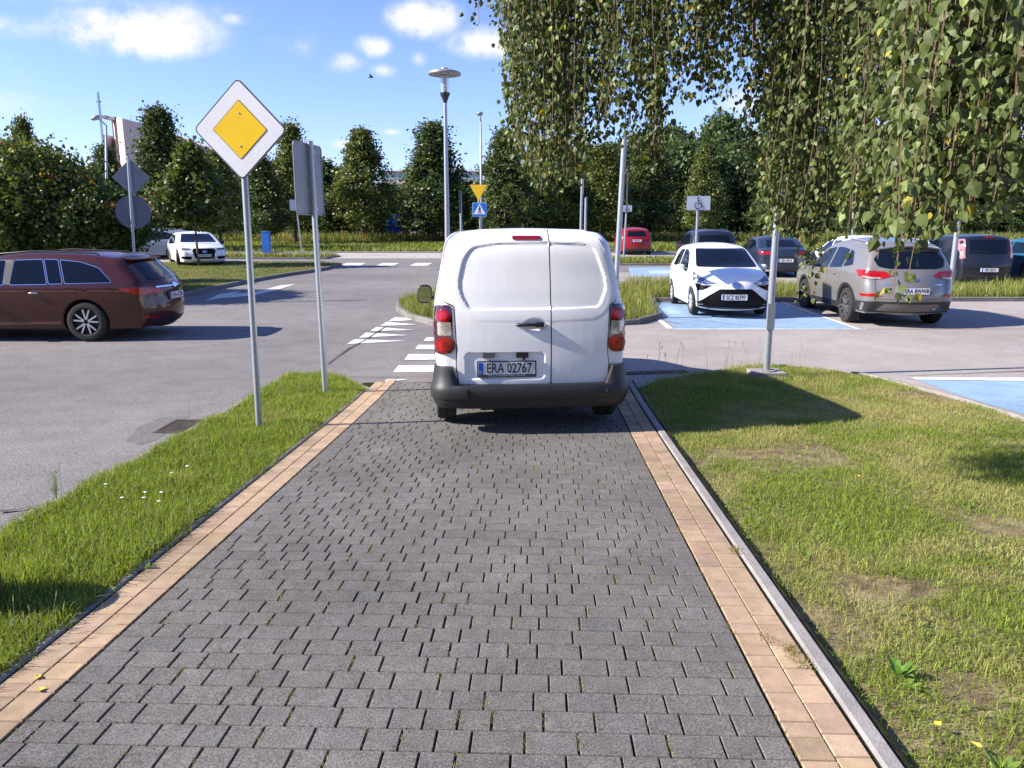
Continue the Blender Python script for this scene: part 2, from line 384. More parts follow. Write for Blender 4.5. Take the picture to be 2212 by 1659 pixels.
# ---- left verge between road and path
KL = [P(-700, 1515), P(0, 1148), P(239, 1023), P(328, 971), P(560, 846)]
vd = (Vector(KL[4])-Vector(KL[1])).normalized(); K0 = Vector(KL[1])
kl = lambda d: K0+vd*d
kpts = [tuple(kl(d)) for d in (-3.2, 0, 1.2, 2.4, 3.6, 4.8, 5.8)]
e1 = kl(5.8); tipR = Vector(P(800, 842)); 
kpts += [tuple(e1.lerp(tipR, .35)+Vector((0, .32))), tuple(e1.lerp(tipR, .7)+Vector((0, .28))), tuple(tipR)]
kerb('verge_kerb_stone', kpts, .10, .002, -.12, M_KERB, .8)
verge_poly = kpts+[tuple(pth(x, TL-.29)) for x in (send(TL)-.55, 0, -2, s0)]
sheet('verge_soil', verge_poly, -.018, M_SOIL)
# ---- right lawn
lawn_edge = [P(1362, 838), P(1420, 818), P(1500, 806), P(1560, 796), P(1620, 787), P(1700, 784), P(1790, 792), P(1880, 806), P(1960, 826), P(2080, 856), P(2212, 897), P(2420, 975), P(2700, 1100)]
lawn_poly = [tuple(pth(x, TR+.335)) for x in (s0, -1, 0, 2, 4)]+lawn_edge+[(9.5, 5.2), (9.5, -.5)]
sheet('lawn_soil', lawn_poly, -.05, M_SOIL)
sheet('road', [(-60, -6), tuple(pth(s0-2, TL-.15)), tuple(pth(send(TL)-.5, TL-.15)), tuple(pth(send(TR)-.3, TR+.30))]+lawn_edge+[(9.5, 5.2), (40, 5.2), (40, 46.5), (-60, 46.5)], AO, M_ASPH)
sheet('parking_lot', [(1.0, 10.1)]+lawn_edge[:]+[(9.5, 5.2), (40, 5.2), (40, 30.5), (-1.2, 30.5), (-1.6, 21), (-2.2, 17), (.2, 13.3), (.9, 11)], AO+.004, M_LOT)
kerb('lawn_kerb', lawn_edge, .06, -.012, -.1, M_KERB, .5)
# ---- drain grates
def grate(name, label, c, ang, L_, w, nb, cat='drain grate', down=0):
    e = empty(name, (c[0], c[1], g(c[1])+AO+.006+down), ang, label, cat)
    fr = MB(); b = .022
    fr.box(-L_/2, L_/2, -w/2, -w/2+b, -.03, .012); fr.box(-L_/2, L_/2, w/2-b, w/2, -.03, .012); fr.box(-L_/2, -L_/2+b, -w/2+b, w/2-b, -.03, .012); fr.box(L_/2-b, L_/2, -w/2+b, w/2-b, -.03, .012)
    rust = mat('cast_iron', (.09, .07, .055), .75, .4, var=.3, vs=12, bump=.5, bs=80)
    fr.build('grate_frame', rust, e); br = MB()
    st = (L_-2*b)/nb
    for i in range(nb): x = -L_/2+b+st*(i+.5); br.box(x-st*.22, x+st*.22, -w/2+b, w/2-b, -.02, .009)
    br.build('grate_bars', rust, e); pt = MB(); pt.box(-L_/2+b, L_/2-b, -w/2+b, w/2-b, -.03, -.004)
    pt.build('grate_pit', M_CRACK_SHADOW, e)
    return e
gp = Vector(P(388, 917)); grate('drain_grate', 'rusty iron road drain grate sunk beside the left grass verge', gp, math.atan2(vd.y, vd.x), .5, .30, 12)
ga, gb = Vector(P(1290, 806)), Vector(P(1483, 799)); gc = (ga+gb)/2; gd = gb-ga
grate('drain_channel', 'slotted drain channel across the parking entrance beside the white van', gc, math.atan2(gd.y, gd.x), gd.length, .16, 16)
st = [Vector(P(u, v)) for u, v in ((270, 945), (300, 915), (350, 895), (410, 893), (380, 915), (335, 945), (300, 955))]
sheet('road_stain', [tuple(q) for q in st], AO+.002, mat('damp_dirt', (.12, .11, .105), .9, speck=.5, sps=60, bump=.5, bs=60))
gq = Vector(P(1372, 678)); grate('gully_grate', 'small dark gully grate in the pale paving by the island kerb', gq, .1, .4, .34, 7)
# ---- paint
def mark(name, uv, m=M_WPAINT, off=.004): return sheet(name, [P(u, v, AO) for u, v in uv], AO+off, m)
Z8 = lambda x, y: ((400+x/3.16)*.8848, (500+y/3.16)*.8848)
for q in ([(1690, 1378), (1722, 1350), (1900, 1348), (1800, 1362)], [(1768, 1296), (1810, 1242), (2250, 1242), (2250, 1296)], [(1855, 1200), (1888, 1155), (2300, 1155), (2290, 1200)],
          [(1938, 1118), (1962, 1083), (2320, 1083), (2320, 1118)], [(2003, 1053), (2027, 1025), (2320, 1025), (2320, 1053)]):
    mark('zebra_stripe', [Z8(*p) for p in q], off=.008)
for q in ([(1412, 1077), (1470, 1040), (1870, 1052), (1560, 1070)], [(1506, 1028), (1560, 988), (1890, 1008), (1640, 1022)], [(1588, 978), (1640, 944), (1930, 968), (1700, 975)],
          [(1668, 936), (1720, 905), (1960, 926), (1780, 934)], [(1733, 900), (1785, 868), (1965, 885), (1860, 897)]):
    mark('speed_hump_marking', [Z8(*p) for p in q], off=.008)
mark('road_arrow', [Z8(*p) for p in ((318, 742), (430, 688), (590, 668), (560, 686), (690, 676), (900, 622), (1012, 612), (880, 655), (700, 698), (520, 716), (420, 722))])
for i, (a, b) in enumerate(((735, 790), (812, 862), (884, 934), (950, 1000))): mark('far_crossing_stripe', [(a, 574), (a+14, 568), (b, 568), (b-12, 574)])
# seams, and one cast shadow painted as a dark line
for q, w in (([Z8(1262, 1232), Z8(1330, 1180), Z8(1430, 1110), Z8(1540, 1055), Z8(1640, 990), Z8(1722, 938)], .03), ([(1460, 690), (1540, 696), (1620, 706), (1760, 712), (2212, 712)], .025),
             ([(1960, 813), (2080, 808), (2212, 803), (2400, 800)], .02), ([(1372, 676), (1420, 692), (1470, 700)], .02), ([Z8(1000, 1322), Z8(1300, 1330), Z8(1600, 1335), Z8(2050, 1325)], .012),  # first line here is the lawn lamp post's shadow, painted dark on the paving
             ([(0, 1108), (40, 1104), (70, 1098)], .03)):
    sheet('crack_and_shadow_line', line_poly([P(u, v, AO) for u, v in q], w, .3), AO+.012, M_CRACK_SHADOW)
# parking bays
BN = P(1455, 708)[1]; BF = 19.3; bx0 = P(1455, 708)[0]
def bay(x0, x1, y0, y1, sh=0.0):
    sheet('parking_bay', [(x0, y0), (x1, y0), (x1+sh, y1), (x0+sh, y1)], AO+.008, M_BPAINT)
bay(bx0+.06, 6.55, BN, BF, .15)
sheet('bay_line', [(bx0-.10, BN-.11), (6.75, BN-.11), (6.75, BN), (bx0+.02, BN)], AO+.012, M_WPAINT)
sheet('bay_line', [(bx0-.12, BN), (bx0, BN), (bx0+.15, BF), (bx0+.03, BF)], AO+.012, M_WPAINT)
sheet('bay_line', [(6.55, BN), (6.65, BN), (6.85, BF), (6.75, BF)], AO+.012, M_WPAINT)
q = [P(1968, 812), P(2212, 818), P(2700, 822), P(2900, 1010), P(2212, 893), P(2060, 845), P(1985, 822)]
sheet('parking_bay', [P(1982, 817), P(2212, 820), P(2800, 824), P(3100, 1060), P(2212, 890), P(2060, 846)], AO+.008, M_BPAINT)
sheet('bay_line', [P(1960, 811.5), P(2212, 812.5), P(2800, 814), P(2800, 824), P(2212, 820), P(1982, 817)], AO+.012, M_WPAINT)
sheet('parking_bay', [(4.4, 28.5), (14, 28.5), (14.8, 33.2), (5, 33.2)], AO+.008, M_BPAINT)
sheet('bay_line', [(4.2, 28.3), (14.2, 28.3), (14.2, 28.46), (4.2, 28.46)], AO+.012, M_WPAINT)
for x in (6.9, 9.6, 12.2): sheet('bay_line', [(x, 28.5), (x+.12, 28.5), (x+.8, 33.2), (x+.68, 33.2)], AO+.012, M_WPAINT)
sheet('bay_emblem', [(5.3, 29.6), (6.3, 29.6), (6.5, 31.6), (5.6, 31.6)], AO+.012, mat('worn_white_paint', (.45, .52, .6), .9, col2=(.2, .33, .5), vs=6))
# ---- islands
def island(name, pts, h=.10, kw=.14, m=None):
    kerb(name+'_kerb', pts+[pts[0]], kw, h+.012+AO, AO-.1, m or M_KERBF, 1.0)
    o = sheet(name, pts, h+AO, M_TURF); return o
ISL = [P(862, 668), P(885, 685), P(940, 700), (-.4, 14.9), (1.2, 14.75), (2.5, 15.2), P(1424, 684), P(1404, 660), (3.62, 19.5), (12, 19.6), (22, 19.7), (30, 19.9), (30, 22.6), (12, 22.4), (3.4, 22.9), (-.8, 23.2), (-2.1, 21.2), (-2.75, 18.8)]
island('grass_island', ISL)
LISL = [P(735, 572), P(700, 582), P(620, 594), P(560, 604), P(470, 622), P(385, 641), (-12, 17.6), (-24, 16.9), (-55, 16), (-55, 33.4), (-20, 34.2), (-14, 35.6), (-8.6, 35.7)]
island('left_grass_island', LISL)
sheet('far_footpath', [(-60, 35.4), (-13, 37), (-13, 38.6), (-60, 38.6)], AO+.016, M_LOT)
FISL = [(3.2, 34.6), (60, 34.6), (60, 38.6), (4.2, 38.8)]
island('far_grass_strip', FISL, .08)
LF2 = [(-50, 38.7), (-9.5, 39.4), (-9.2, 41.2), (-50, 41.4)]
island('far_left_grass_strip', LF2, .08)
# ================================================================== GRASS
def blades(name, X, Y, zoff, h, w, cols, m=M_GRASS, lean=.5, bend=.5):
    n = len(X); Z = np.interp(Y, GY, GZ)+zoff
    a = rng.uniform(0, 2*np.pi, n); b = rng.uniform(0, 2*np.pi, n); ln = np.abs(rng.normal(0, lean, n))
    wx, wy = np.cos(a)*w/2, np.sin(a)*w/2; dx, dy = np.cos(b)*ln*h, np.sin(b)*ln*h
    base = np.stack([X, Y, Z], 1); V = np.zeros((n, 5, 3))
    V[:, 0] = base+np.stack([wx, wy, 0*wx], 1); V[:, 1] = base-np.stack([wx, wy, 0*wx], 1)
    mid = base+np.stack([dx*.4, dy*.4, h*.6], 1)
    V[:, 2] = mid+np.stack([wx, wy, 0*wx], 1)*.8; V[:, 3] = mid-np.stack([wx, wy, 0*wx], 1)*.8
    V[:, 4] = base+np.stack([dx*(1+bend*.4), dy*(1+bend*.4), h*np.clip(1-ln*.35, .45, 1)], 1)
    Fc = (np.arange(n)*5)[:, None, None]+np.array([[0, 1, 3], [0, 3, 2], [2, 3, 4]])[None]
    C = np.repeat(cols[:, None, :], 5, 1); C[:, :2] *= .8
    return npmesh(name, V.reshape(-1, 3), Fc.reshape(-1, 3), m, C.reshape(-1, 3))
def vnoise(x, y, sc, seed=0):
    r = np.random.default_rng(seed); T = r.random((64, 64)); x = x/sc; y = y/sc
    xi = np.floor(x).astype(int); yi = np.floor(y).astype(int); fx = x-xi; fy = y-yi; fx = fx*fx*(3-2*fx); fy = fy*fy*(3-2*fy)
    t = lambda a, b: T[a % 64, b % 64]
    return t(xi, yi)*(1-fx)*(1-fy)+t(xi+1, yi)*fx*(1-fy)+t(xi, yi+1)*(1-fx)*fy+t(xi+1, yi+1)*fx*fy
def scatter(poly, n, wfun=None):
    xs = [p[0] for p in poly]; ys = [p[1] for p in poly]; X = rng.uniform(min(xs), max(xs), n*3); Y = rng.uniform(min(ys), max(ys), n*3)
    k = inpoly(X, Y, poly)
    if wfun is not None: k &= rng.random(n*3) < wfun(X, Y)
    X, Y = X[k][:n], Y[k][:n]; return X, Y
def gcol(n, base, sd, dry=None, dcol=(.30, .27, .10)):
    c = np.array(base)[None]*rng.normal(1, sd, (n, 1))*rng.normal(1, .07, (n, 3))
    if dry is not None:
        k = dry[:, None]; c = c*(1-k)+np.array(dcol)[None]*rng.normal(1, .2, (n, 1))*k
    return np.clip(c, .004, 1)
infr = lambda X, Y: (np.abs(X) < .70*Y+.9)
# left verge, lush
X, Y = scatter(verge_poly, 105000, lambda X, Y: infr(X, Y)*np.clip(1.3-Y*.07, .5, 1)*(.75+.5*vnoise(X, Y, .25, 3)))
n = len(X); hn = vnoise(X, Y, .35, 5); dry = np.clip((vnoise(X, Y, .3, 8)-.74)*3, 0, .7)*(rng.random(n) < .6)+(rng.random(n) < .13)*.8
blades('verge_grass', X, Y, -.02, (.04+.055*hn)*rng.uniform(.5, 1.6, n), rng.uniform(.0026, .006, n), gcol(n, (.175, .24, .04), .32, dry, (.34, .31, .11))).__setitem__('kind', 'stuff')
# right lawn, shorter and drier
def lawn_w(X, Y):
    bare = np.clip((vnoise(X, Y, .9, 21)*.6+vnoise(X, Y, .3, 22)*.4-.60)*6, 0, 1)
    dd = np.stack([X, Y], 1)-np.array(O0); tt = dd @ np.array(PN)-TR-.335
    edge = np.clip(tt/.28+.1*vnoise(X, Y, .1, 2)*4, .12, 1)
    return infr(X, Y)*np.clip(1.25-Y*.075, .3, 1)*(1-.88*bare)*edge
X, Y = scatter(lawn_poly, 300000, lawn_w)
n = len(X); pn = vnoise(X, Y, .8, 31)*.6+vnoise(X, Y, .22, 33)*.4
dd = (np.stack([X, Y], 1)-np.array(O0)) @ np.array(PN)
dry = np.clip((pn-.50+.14*np.clip(dd-1.0, 0, 1.8)-.05*(Y > 8))*2.3, 0, .85)*rng.uniform(.4, 1, n)
tall = 1+1.3*np.clip((Y-9.0)/1.0, 0, 1)*np.clip(1.2-abs(X-2.6)*.5, 0, 1)
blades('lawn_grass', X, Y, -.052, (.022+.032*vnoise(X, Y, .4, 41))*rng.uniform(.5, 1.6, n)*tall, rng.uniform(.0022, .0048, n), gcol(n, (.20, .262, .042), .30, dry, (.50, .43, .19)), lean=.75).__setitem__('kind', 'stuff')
for nm, PL, zz, sd_ in (('verge_clover', verge_poly, -.02, 71), ('lawn_clover', lawn_poly, -.052, 77)):
    X, Y = scatter(PL, 9000, lambda X, Y: infr(X, Y)*np.clip((vnoise(X, Y, .45, sd_)-.58)*6, 0, 1)*np.clip(1.4-Y*.12, .15, 1)); n = len(X)
    blades(nm, X, Y, zz, rng.uniform(.018, .042, n), rng.uniform(.010, .018, n), gcol(n, (.085, .165, .035), .25), lean=1.3).__setitem__('kind', 'stuff')
kx = rng.uniform(s0, send(TL)-.4, 5200); kt = TL-.315+rng.normal(0, .028, 5200)+.02*np.sin(kx*5); kq = np.array([tuple(pth(a, b)) for a, b in zip(kx, kt)]); kk = vnoise(kq[:, 0]*3, kq[:, 1]*3, .7, 81) > .35; X, Y = kq[kk, 0], kq[kk, 1]; n = len(X)
blades('kerb_edge_grass', X, Y, -.01, rng.uniform(.02, .06, n), rng.uniform(.003, .006, n), gcol(n, (.15, .21, .04), .3, (rng.random(n) < .2)*.8), lean=.9).__setitem__('kind', 'stuff')
# island tufts
def isl_w(X, Y): return infr(X, Y)*(.35+.9*vnoise(X, Y, .8, 51))
X, Y = scatter(ISL, 42000, isl_w); n = len(X); tl = .6+.9*vnoise(X, Y, 1.2, 53); dry = (rng.random(n) < .35)*rng.uniform(.3, .9, n)
blades('island_grass', X, Y, .06, (.10+.19*tl)*rng.uniform(.4, 1.3, n)*np.where(X > 3.3, 1.15, .8), rng.uniform(.008, .016, n), gcol(n, (.16, .20, .035), .25, dry, (.36, .29, .13)), lean=.4).__setitem__('kind', 'stuff')
X, Y = scatter(LISL, 42000, lambda X, Y: infr(X, Y)*(.5+.5*vnoise(X, Y, 1, 55))); n = len(X); dry = np.clip((vnoise(X, Y, 1.2, 58)-.45)*2, 0, .8)
blades('left_island_grass', X, Y, .05, rng.uniform(.04, .11, n), rng.uniform(.014, .026, n), gcol(n, (.14, .17, .03), .2, dry, (.28, .24, .09)), lean=.7).__setitem__('kind', 'stuff')
for nm, PL, nn in (('far_strip_grass', FISL, 12000), ('far_left_strip_grass', LF2, 9000)):
    X, Y = scatter(PL, nn, infr); n = len(X)
    blades(nm, X, Y, .03, rng.uniform(.1, .28, n), rng.uniform(.02, .04, n), gcol(n, (.15, .18, .03), .25, (rng.random(n) < .3)*.7), lean=.5).__setitem__('kind', 'stuff')
X, Y = scatter([(-50, 46.6), (50, 46.6), (60, 74), (-60, 74)], 40000, lambda X, Y: infr(X, Y)*(.6+.4*vnoise(X, Y, 3, 59))); n = len(X)
blades('verge_meadow_grass', X, Y, .0, rng.uniform(.15, .35, n), rng.uniform(.05, .09, n), gcol(n, (.15, .19, .035), .2, np.clip((vnoise(X, Y, 4, 61)-.5)*2, 0, .6)), lean=.5).__setitem__('kind', 'stuff')
X, Y = scatter([(-60, 69), (60, 69), (64, 78), (-64, 78)], 30000, infr); n = len(X)
blades('tall_dock_weeds', X, Y, .0, rng.uniform(.4, 1.1, n)*(1+.3*(rng.random(n) < .1)), rng.uniform(.04, .09, n), gcol(n, (.12, .16, .035), .25, (rng.random(n) < .22)*rng.uniform(.4, .9, n), (.36, .21, .10)), lean=.25).__setitem__('kind', 'stuff')
# grass and moss in the joints of the path
JX, JY, JH = [], [], []
for s_, t_, l, w in rows:
    if rng.random() < .42 and s_ > s0+.3:
        for _ in range(rng.integers(5, 22)):
            q = pth(s_+rng.uniform(-w/2, w/2), t_+l/2+.005+rng.normal(0, .002)); JX.append(q.x); JY.append(q.y); JH.append(rng.uniform(.006, .016))
for _ in range(1500):
    q = pth(rng.uniform(s0, 6), (TL-.005 if rng.random() < .3 else (TR+.004 if rng.random() < .5 else TR+.128))+rng.normal(0, .003)); JX.append(q.x); JY.append(q.y); JH.append(rng.uniform(.004, .012))
for s_, t_, nn in ((.15, TR+.25, 60), (-.95, TR+.2, 90), (-1.05, TR+.22, 60), (-.85, TR+.12, 20), (1.5, TL-.3, 60), (3.0, TL-.28, 50), (-.6, TL-.3, 70)):
    for _ in range(nn): q = pth(s_+rng.normal(0, .03), t_+rng.normal(0, .016)); JX.append(q.x); JY.append(q.y); JH.append(rng.uniform(.015, .04))
JX = np.array(JX); JY = np.array(JY); JH = np.array(JH); n = len(JX)
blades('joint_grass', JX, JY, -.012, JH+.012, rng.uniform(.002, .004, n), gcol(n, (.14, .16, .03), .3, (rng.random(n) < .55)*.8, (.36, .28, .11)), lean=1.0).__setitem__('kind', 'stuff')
# dry seed stalks standing over the grass
def stalks(name, pts, label, grp, hh=(.25, .5), col=(.30, .25, .14), r=.0022, head=.010):
    for i, (x, y, zo) in enumerate(pts):
        mb = MB(); h = rng.uniform(*hh); dx, dy = rng.normal(0, .12, 2)*h; z = g(y)+zo
        mb.tube([(x, y, z), (x+dx*.4, y+dy*.4, z+h*.6), (x+dx, y+dy, z+h)], [r, r*.8, r*.6], 5)
        mb.tube([(x+dx, y+dy, z+h), (x+dx*1.1, y+dy*1.1, z+h+head*2), (x+dx*1.2, y+dy*1.2, z+h+head*5)], [r, head*.45, r*.4], 6)
        o = mb.build(name, mat('dry_stalk', col, .9, var=.3, vs=30)); tag(o, label, 'weed', grp)
pts = []
for u0, u1, v0, v1, k in ((1375, 1560, 806, 797, 9), (1560, 1760, 793, 790, 14), (1560, 1660, 800, 830, 4)):
    for _ in range(k): a = rng.random(); x, y = P(u0+(u1-u0)*a, v0+(v1-v0)*a+6); pts.append((x, y-.05, -.05))
stalks('seed_stalk', pts, 'thin dry seed stalk at the far edge of the right lawn', 'dry seed stalks at the far edge of the lawn')
pts = [(*P(u, v), 0) for u, v in ((868, 655), (880, 660), (890, 648), (900, 655), (912, 640), (922, 650), (875, 640), (905, 630), (930, 620), (940, 630), (1360, 640), (1366, 643), (1380, 660))]
stalks('meadow_stalk', pts, 'tall dry meadow stalk on the grass island behind the van', 'dry stalks on the grass island', (.5, .8), r=.005, head=.018)
pts = [(*P(u, v), -.03) for u, v in ((410, 935), (430, 925), (455, 905), (480, 900), (500, 895), (540, 880), (610, 862), (640, 856), (665, 850), (650, 862), (425, 940), (120, 1085), (135, 1090))]
stalks('verge_stalk', pts, 'thin dry stalk rising from the left verge kerb', 'dry stalks along the left verge kerb', (.15, .34), r=.0016, head=.006)
pts = [(*P(u, v), -.03) for u, v in ((35, 1385), (60, 1395), (78, 1370), (98, 1385), (112, 1360), (20, 1400), (45, 1340))]
stalks('spent_dandelion', pts, 'spent dandelion stalk in the shaded grass at lower left', 'spent dandelion stalks', (.13, .2), (.17, .19, .07), .0016, .006)
# broad-leaved weeds
def rosette(u, v, zo, n, L_, label, up=.6, col=(.12, .22, .035)):
    x0, y0 = P(u, v); V, Fc, C = [], [], []
    for i in range(n):
        a = 2*math.pi*i/n+rng.uniform(-.3, .3); l = L_*rng.uniform(.6, 1.1); w = l*rng.uniform(.28, .38); e = rng.uniform(up*.6, up*1.3); c = np.array(col)*rng.uniform(.75, 1.3); b = len(V)
        for t, ww in ((0, .1), (.3, .6), (.6, 1), (.85, .7), (1, .02)):
            r = l*t; z = math.sin(e)*r-l*.35*t*t*max(0, .8-e)
            for sd_ in (-1, 1):
                V.append((x0+math.cos(a)*r*math.cos(e)-math.sin(a)*sd_*w*ww/2, y0+math.sin(a)*r*math.cos(e)+math.cos(a)*sd_*w*ww/2, g(y0)+zo+z+abs(sd_)*.004)); C.append(c)
        for k in range(4): Fc += [(b+k*2, b+k*2+1, b+k*2+3), (b+k*2, b+k*2+3, b+k*2+2)]
    o = npmesh('broadleaf_weed', np.array(V), np.array(Fc), M_GRASS, np.array(C)); tag(o, label, 'weed')
rosette(1945, 1440, -.05, 12, .09, 'largest leafy dock weed on the right lawn near the kerb', .9)
rosette(1965, 1462, -.05, 9, .07, 'small leafy weed just in front of the big dock weed', .5, (.16, .23, .04))
rosette(2170, 1640, -.05, 10, .08, 'pale leafy weed at the lower right corner of the lawn', .8, (.17, .25, .05))
rosette(1740, 1190, -.05, 8, .06, 'small green weed in the lawn beside the right path kerb', .9)
rosette(640, 1030, -.03, 8, .05, 'small green weed at the verge edge next to the tan border', .6)
rosette(320, 1060, -.03, 11, .09, 'bushy low weed on the left verge near the road kerb', .8, (.09, .15, .03))
rosette(250, 1085, -.03, 9, .08, 'low dark weed at the road side of the left verge', .6, (.08, .13, .03))
rosette(310, 1225, -.03, 11, .08, 'broad-leaved weed at the verge edge close to the path', .7)
# a wispy tall weed by the kerb
x0, y0 = P(122, 1078); mb = MB(); lv = MB()
for i in range(16):
    a = rng.uniform(0, 6.28); r = rng.uniform(.01, .05); h = rng.uniform(.10, .24); mb.tube([(x0, y0, g(y0)-.04), (x0+r*.4*math.cos(a), y0+r*.4*math.sin(a), g(y0)+h*.6), (x0+r*math.cos(a), y0+r*math.sin(a), g(y0)+h)], [.0012, .0009, .0005], 4)
    for k in range(10):
        t = rng.uniform(.3, 1); z = g(y0)+h*t; q = Vector((x0+r*t*math.cos(a), y0+r*t*math.sin(a), z)); d = Vector(rng.normal(0, .012, 3)); lv.add([q, q+d+Vector((0, 0, .004)), q+d*.6-Vector((0, 0, .003))], [(0, 1, 2)])
wd = mb.build('wispy_weed', mat('pale_weed', (.25, .30, .11), .8)); tag(wd, 'wispy pale tall weed growing at the road side of the left kerb', 'weed'); lv.build('leaves', MC['pale_weed'], wd)
# fallen leaves
M_YL = mat('yellow_leaf', (.75, .50, .06), .7)
for u, v, zo, lb in ((1856, 1030, .005, 'single yellow fallen birch leaf lying in the middle of the lawn'), (82, 1465, .004, 'pale fallen leaf on the shaded left path kerb'), (88, 1492, .004, 'pale yellow leaf on the tan border at lower left'), (2110, 1610, 0, 'orange fallen leaf at the lower right of the lawn'), (2025, 1565, 0, 'light brown fallen leaf near the dark soil by the right kerb')):
    x, y = P(u, v); mb = MB(); a = rng.uniform(0, 6); s_ = .017
    mb.add([(x+s_*r_*math.cos(a+t), y+s_*r_*math.sin(a+t), g(y)+zo+h_) for r_, t, h_ in ((0, 0, 0), (1, 0, .004), (.7, .8, .006), (.75, 1.6, .003), (1.3, 3.1, .005), (.75, 4.6, .006), (.7, 5.4, .003))], [(0, i, i % 6+1) for i in range(1, 7)])
    tag(mb.build('fallen_leaf', M_YL), lb, 'leaf')
M_PET = mat('white_petals', (.75, .74, .68), .6)
for u, v in ((265, 1090), (312, 1090), (350, 1078), (345, 1098), (372, 1035), (405, 1020), (230, 1060), (315, 1078)):
    x, y = P(u, v); z = g(y)+.045; mb = MB(); mb.tube([(x, y, z-.08), (x, y, z)], .001, 4)
    mb.lathe([(.001, 0), (.011, .003), (.013, .006), (.004, .008), (.0005, .008)], 8, Matrix.Translation((x, y, z)))
    tag(mb.build('clover_flower', M_PET), 'small white clover flower in the left verge grass', 'flower', 'white flowers in the left verge')
# ================================================================== SIGNS, POLES, LAMPS
def pole(e, h, r, lean=(0, 0), z0=-.15, m=None, name='pole'):
    mb = MB(); mb.tube([(lean[0]*z0, lean[1]*z0, z0), (lean[0]*h*.5, lean[1]*h*.5, h*.5), (lean[0]*h, lean[1]*h, h)], r, 16); o = mb.build(name, m or M_GALV, e, True); autosmooth(o); return o
def TT(loc, rz=0, ry=0): return Matrix.Translation(loc) @ Matrix.Rotation(rz, 4, 'Z') @ Matrix.Rotation(ry, 4, 'Y')
def panel(e, poly, T, m, name='sign_panel', th=.012, back=None):
    """front faces local -Y; the back is grey"""
    mb = MB(); n = len(poly); mb.prism(poly, -th/2, th/2, T); o = mb.build(name, m, e, mats=[m, back or M_SIGNBACK, M_DARKRIM])
    o.data.polygons.foreach_set('material_index', [0, 1]+[2]*n); o.data.update(); return o
def face(e, poly, T, m, name, y=-.009):
    mb = MB(); mb.prism(poly, y-.0008, y+.0006, T); return mb.build(name, m, e)
def scl(poly, k, cx=0, cz=0): return [(cx+(x-cx)*k, cz+(z-cz)*k) for x, z in poly]
dia = lambda r, rr: roundpoly([(0, r), (r, 0), (0, -r), (-r, 0)], rr, 5)
def base(u, v, Y=None):
    if Y is None: return P(u, v)
    dx, dy, dz = ray(u, v); return (dx/dy*Y, Y)
# priority road sign, near
x, y = P(560, 922); e = empty('priority_road_sign', (x, y, g(y)), 0, 'white and yellow diamond priority sign on a grey pole in the left verge', 'road sign')
X0, z0 = XZ(521, 281, y-.02); hz = z0-g(y); lx = (X0-x)/hz; pole(e, hz+.02, .030, (lx, 0))
T = TT((lx*hz, -.042, hz), R(-7), R(1.2))
panel(e, dia(.437, .055), T, M_DARKRIM); face(e, dia(.420, .045), T, M_SWHITE, 'white_field', -.0075); face(e, dia(.2555, .012), T, M_DARKRIM, 'black_outline', -.0095); face(e, dia(.2475, .008), T, M_SYEL, 'yellow_diamond', -.0115)
for k_ in (.12, -.16): mb = MB(); mb.box(-.09, .09, .007, .034, k_, k_+.04, T); mb.build('clamp', M_GALV, e)
for k_ in (.14, -.14): mb = MB(); mb.lathe([(0, 0), (.008, 0), (.007, .004), (0, .005)], 8, T @ Matrix.Translation((0, -.013, k_)) @ Matrix.Rotation(R(90), 4, 'X')); mb.build('bolt', M_GALV, e)
# second sign, seen from behind, turned edge-on
x, y = P(703, 848); e = empty('turned_road_sign', (x, y, g(y)), 0, 'grey back of a rectangular sign turned almost edge-on, right of the diamond sign', 'road sign')
X1, z1 = XZ(668, 300, y); hz = z1-g(y); lx = (X1-x)/hz; pole(e, hz-.02, .032, (lx, .01))
T = TT((lx*(hz-.42)-.045, .03, hz-.42), R(180+81), 0)
pl = rrect(-.375, .375, -.40, .37, .05); panel(e, pl, T, mat('unseen_sign_face_blue', (.02, .14, .5), .4))
mb = MB(); mb.box(-.022, .022, .007, .04, -.38, .36, T); mb.box(-.12, .02, .007, .05, .27, .31, T); mb.box(-.12, .02, .007, .05, -.36, -.32, T); mb.build('mounting_rail', M_GALV, e)
rim = MB(); rp = [T @ Vector((a, .008, b)) for a, b in pl]; rim.tube(rp+[rp[0]], .008, 6); rim.build('rolled_edge', M_SIGNBACK, e)
# small distant sign behind it
x, y = P(653, 552); e = empty('small_far_sign', (x, y, g(y)), 0, 'small pale sign on a thin leaning pole on the far grass, behind the turned sign', 'road sign')
X1, z1 = XZ(641, 450, y); hz = z1-g(y); lx = (X1-x)/hz; pole(e, hz+.1, .035, (lx, 0)); panel(e, rrect(-.35, .35, -.22, .35, .03), TT((lx*hz, -.05, hz+.1), R(30)), mat('sign_pale', (.5, .52, .55), .5))
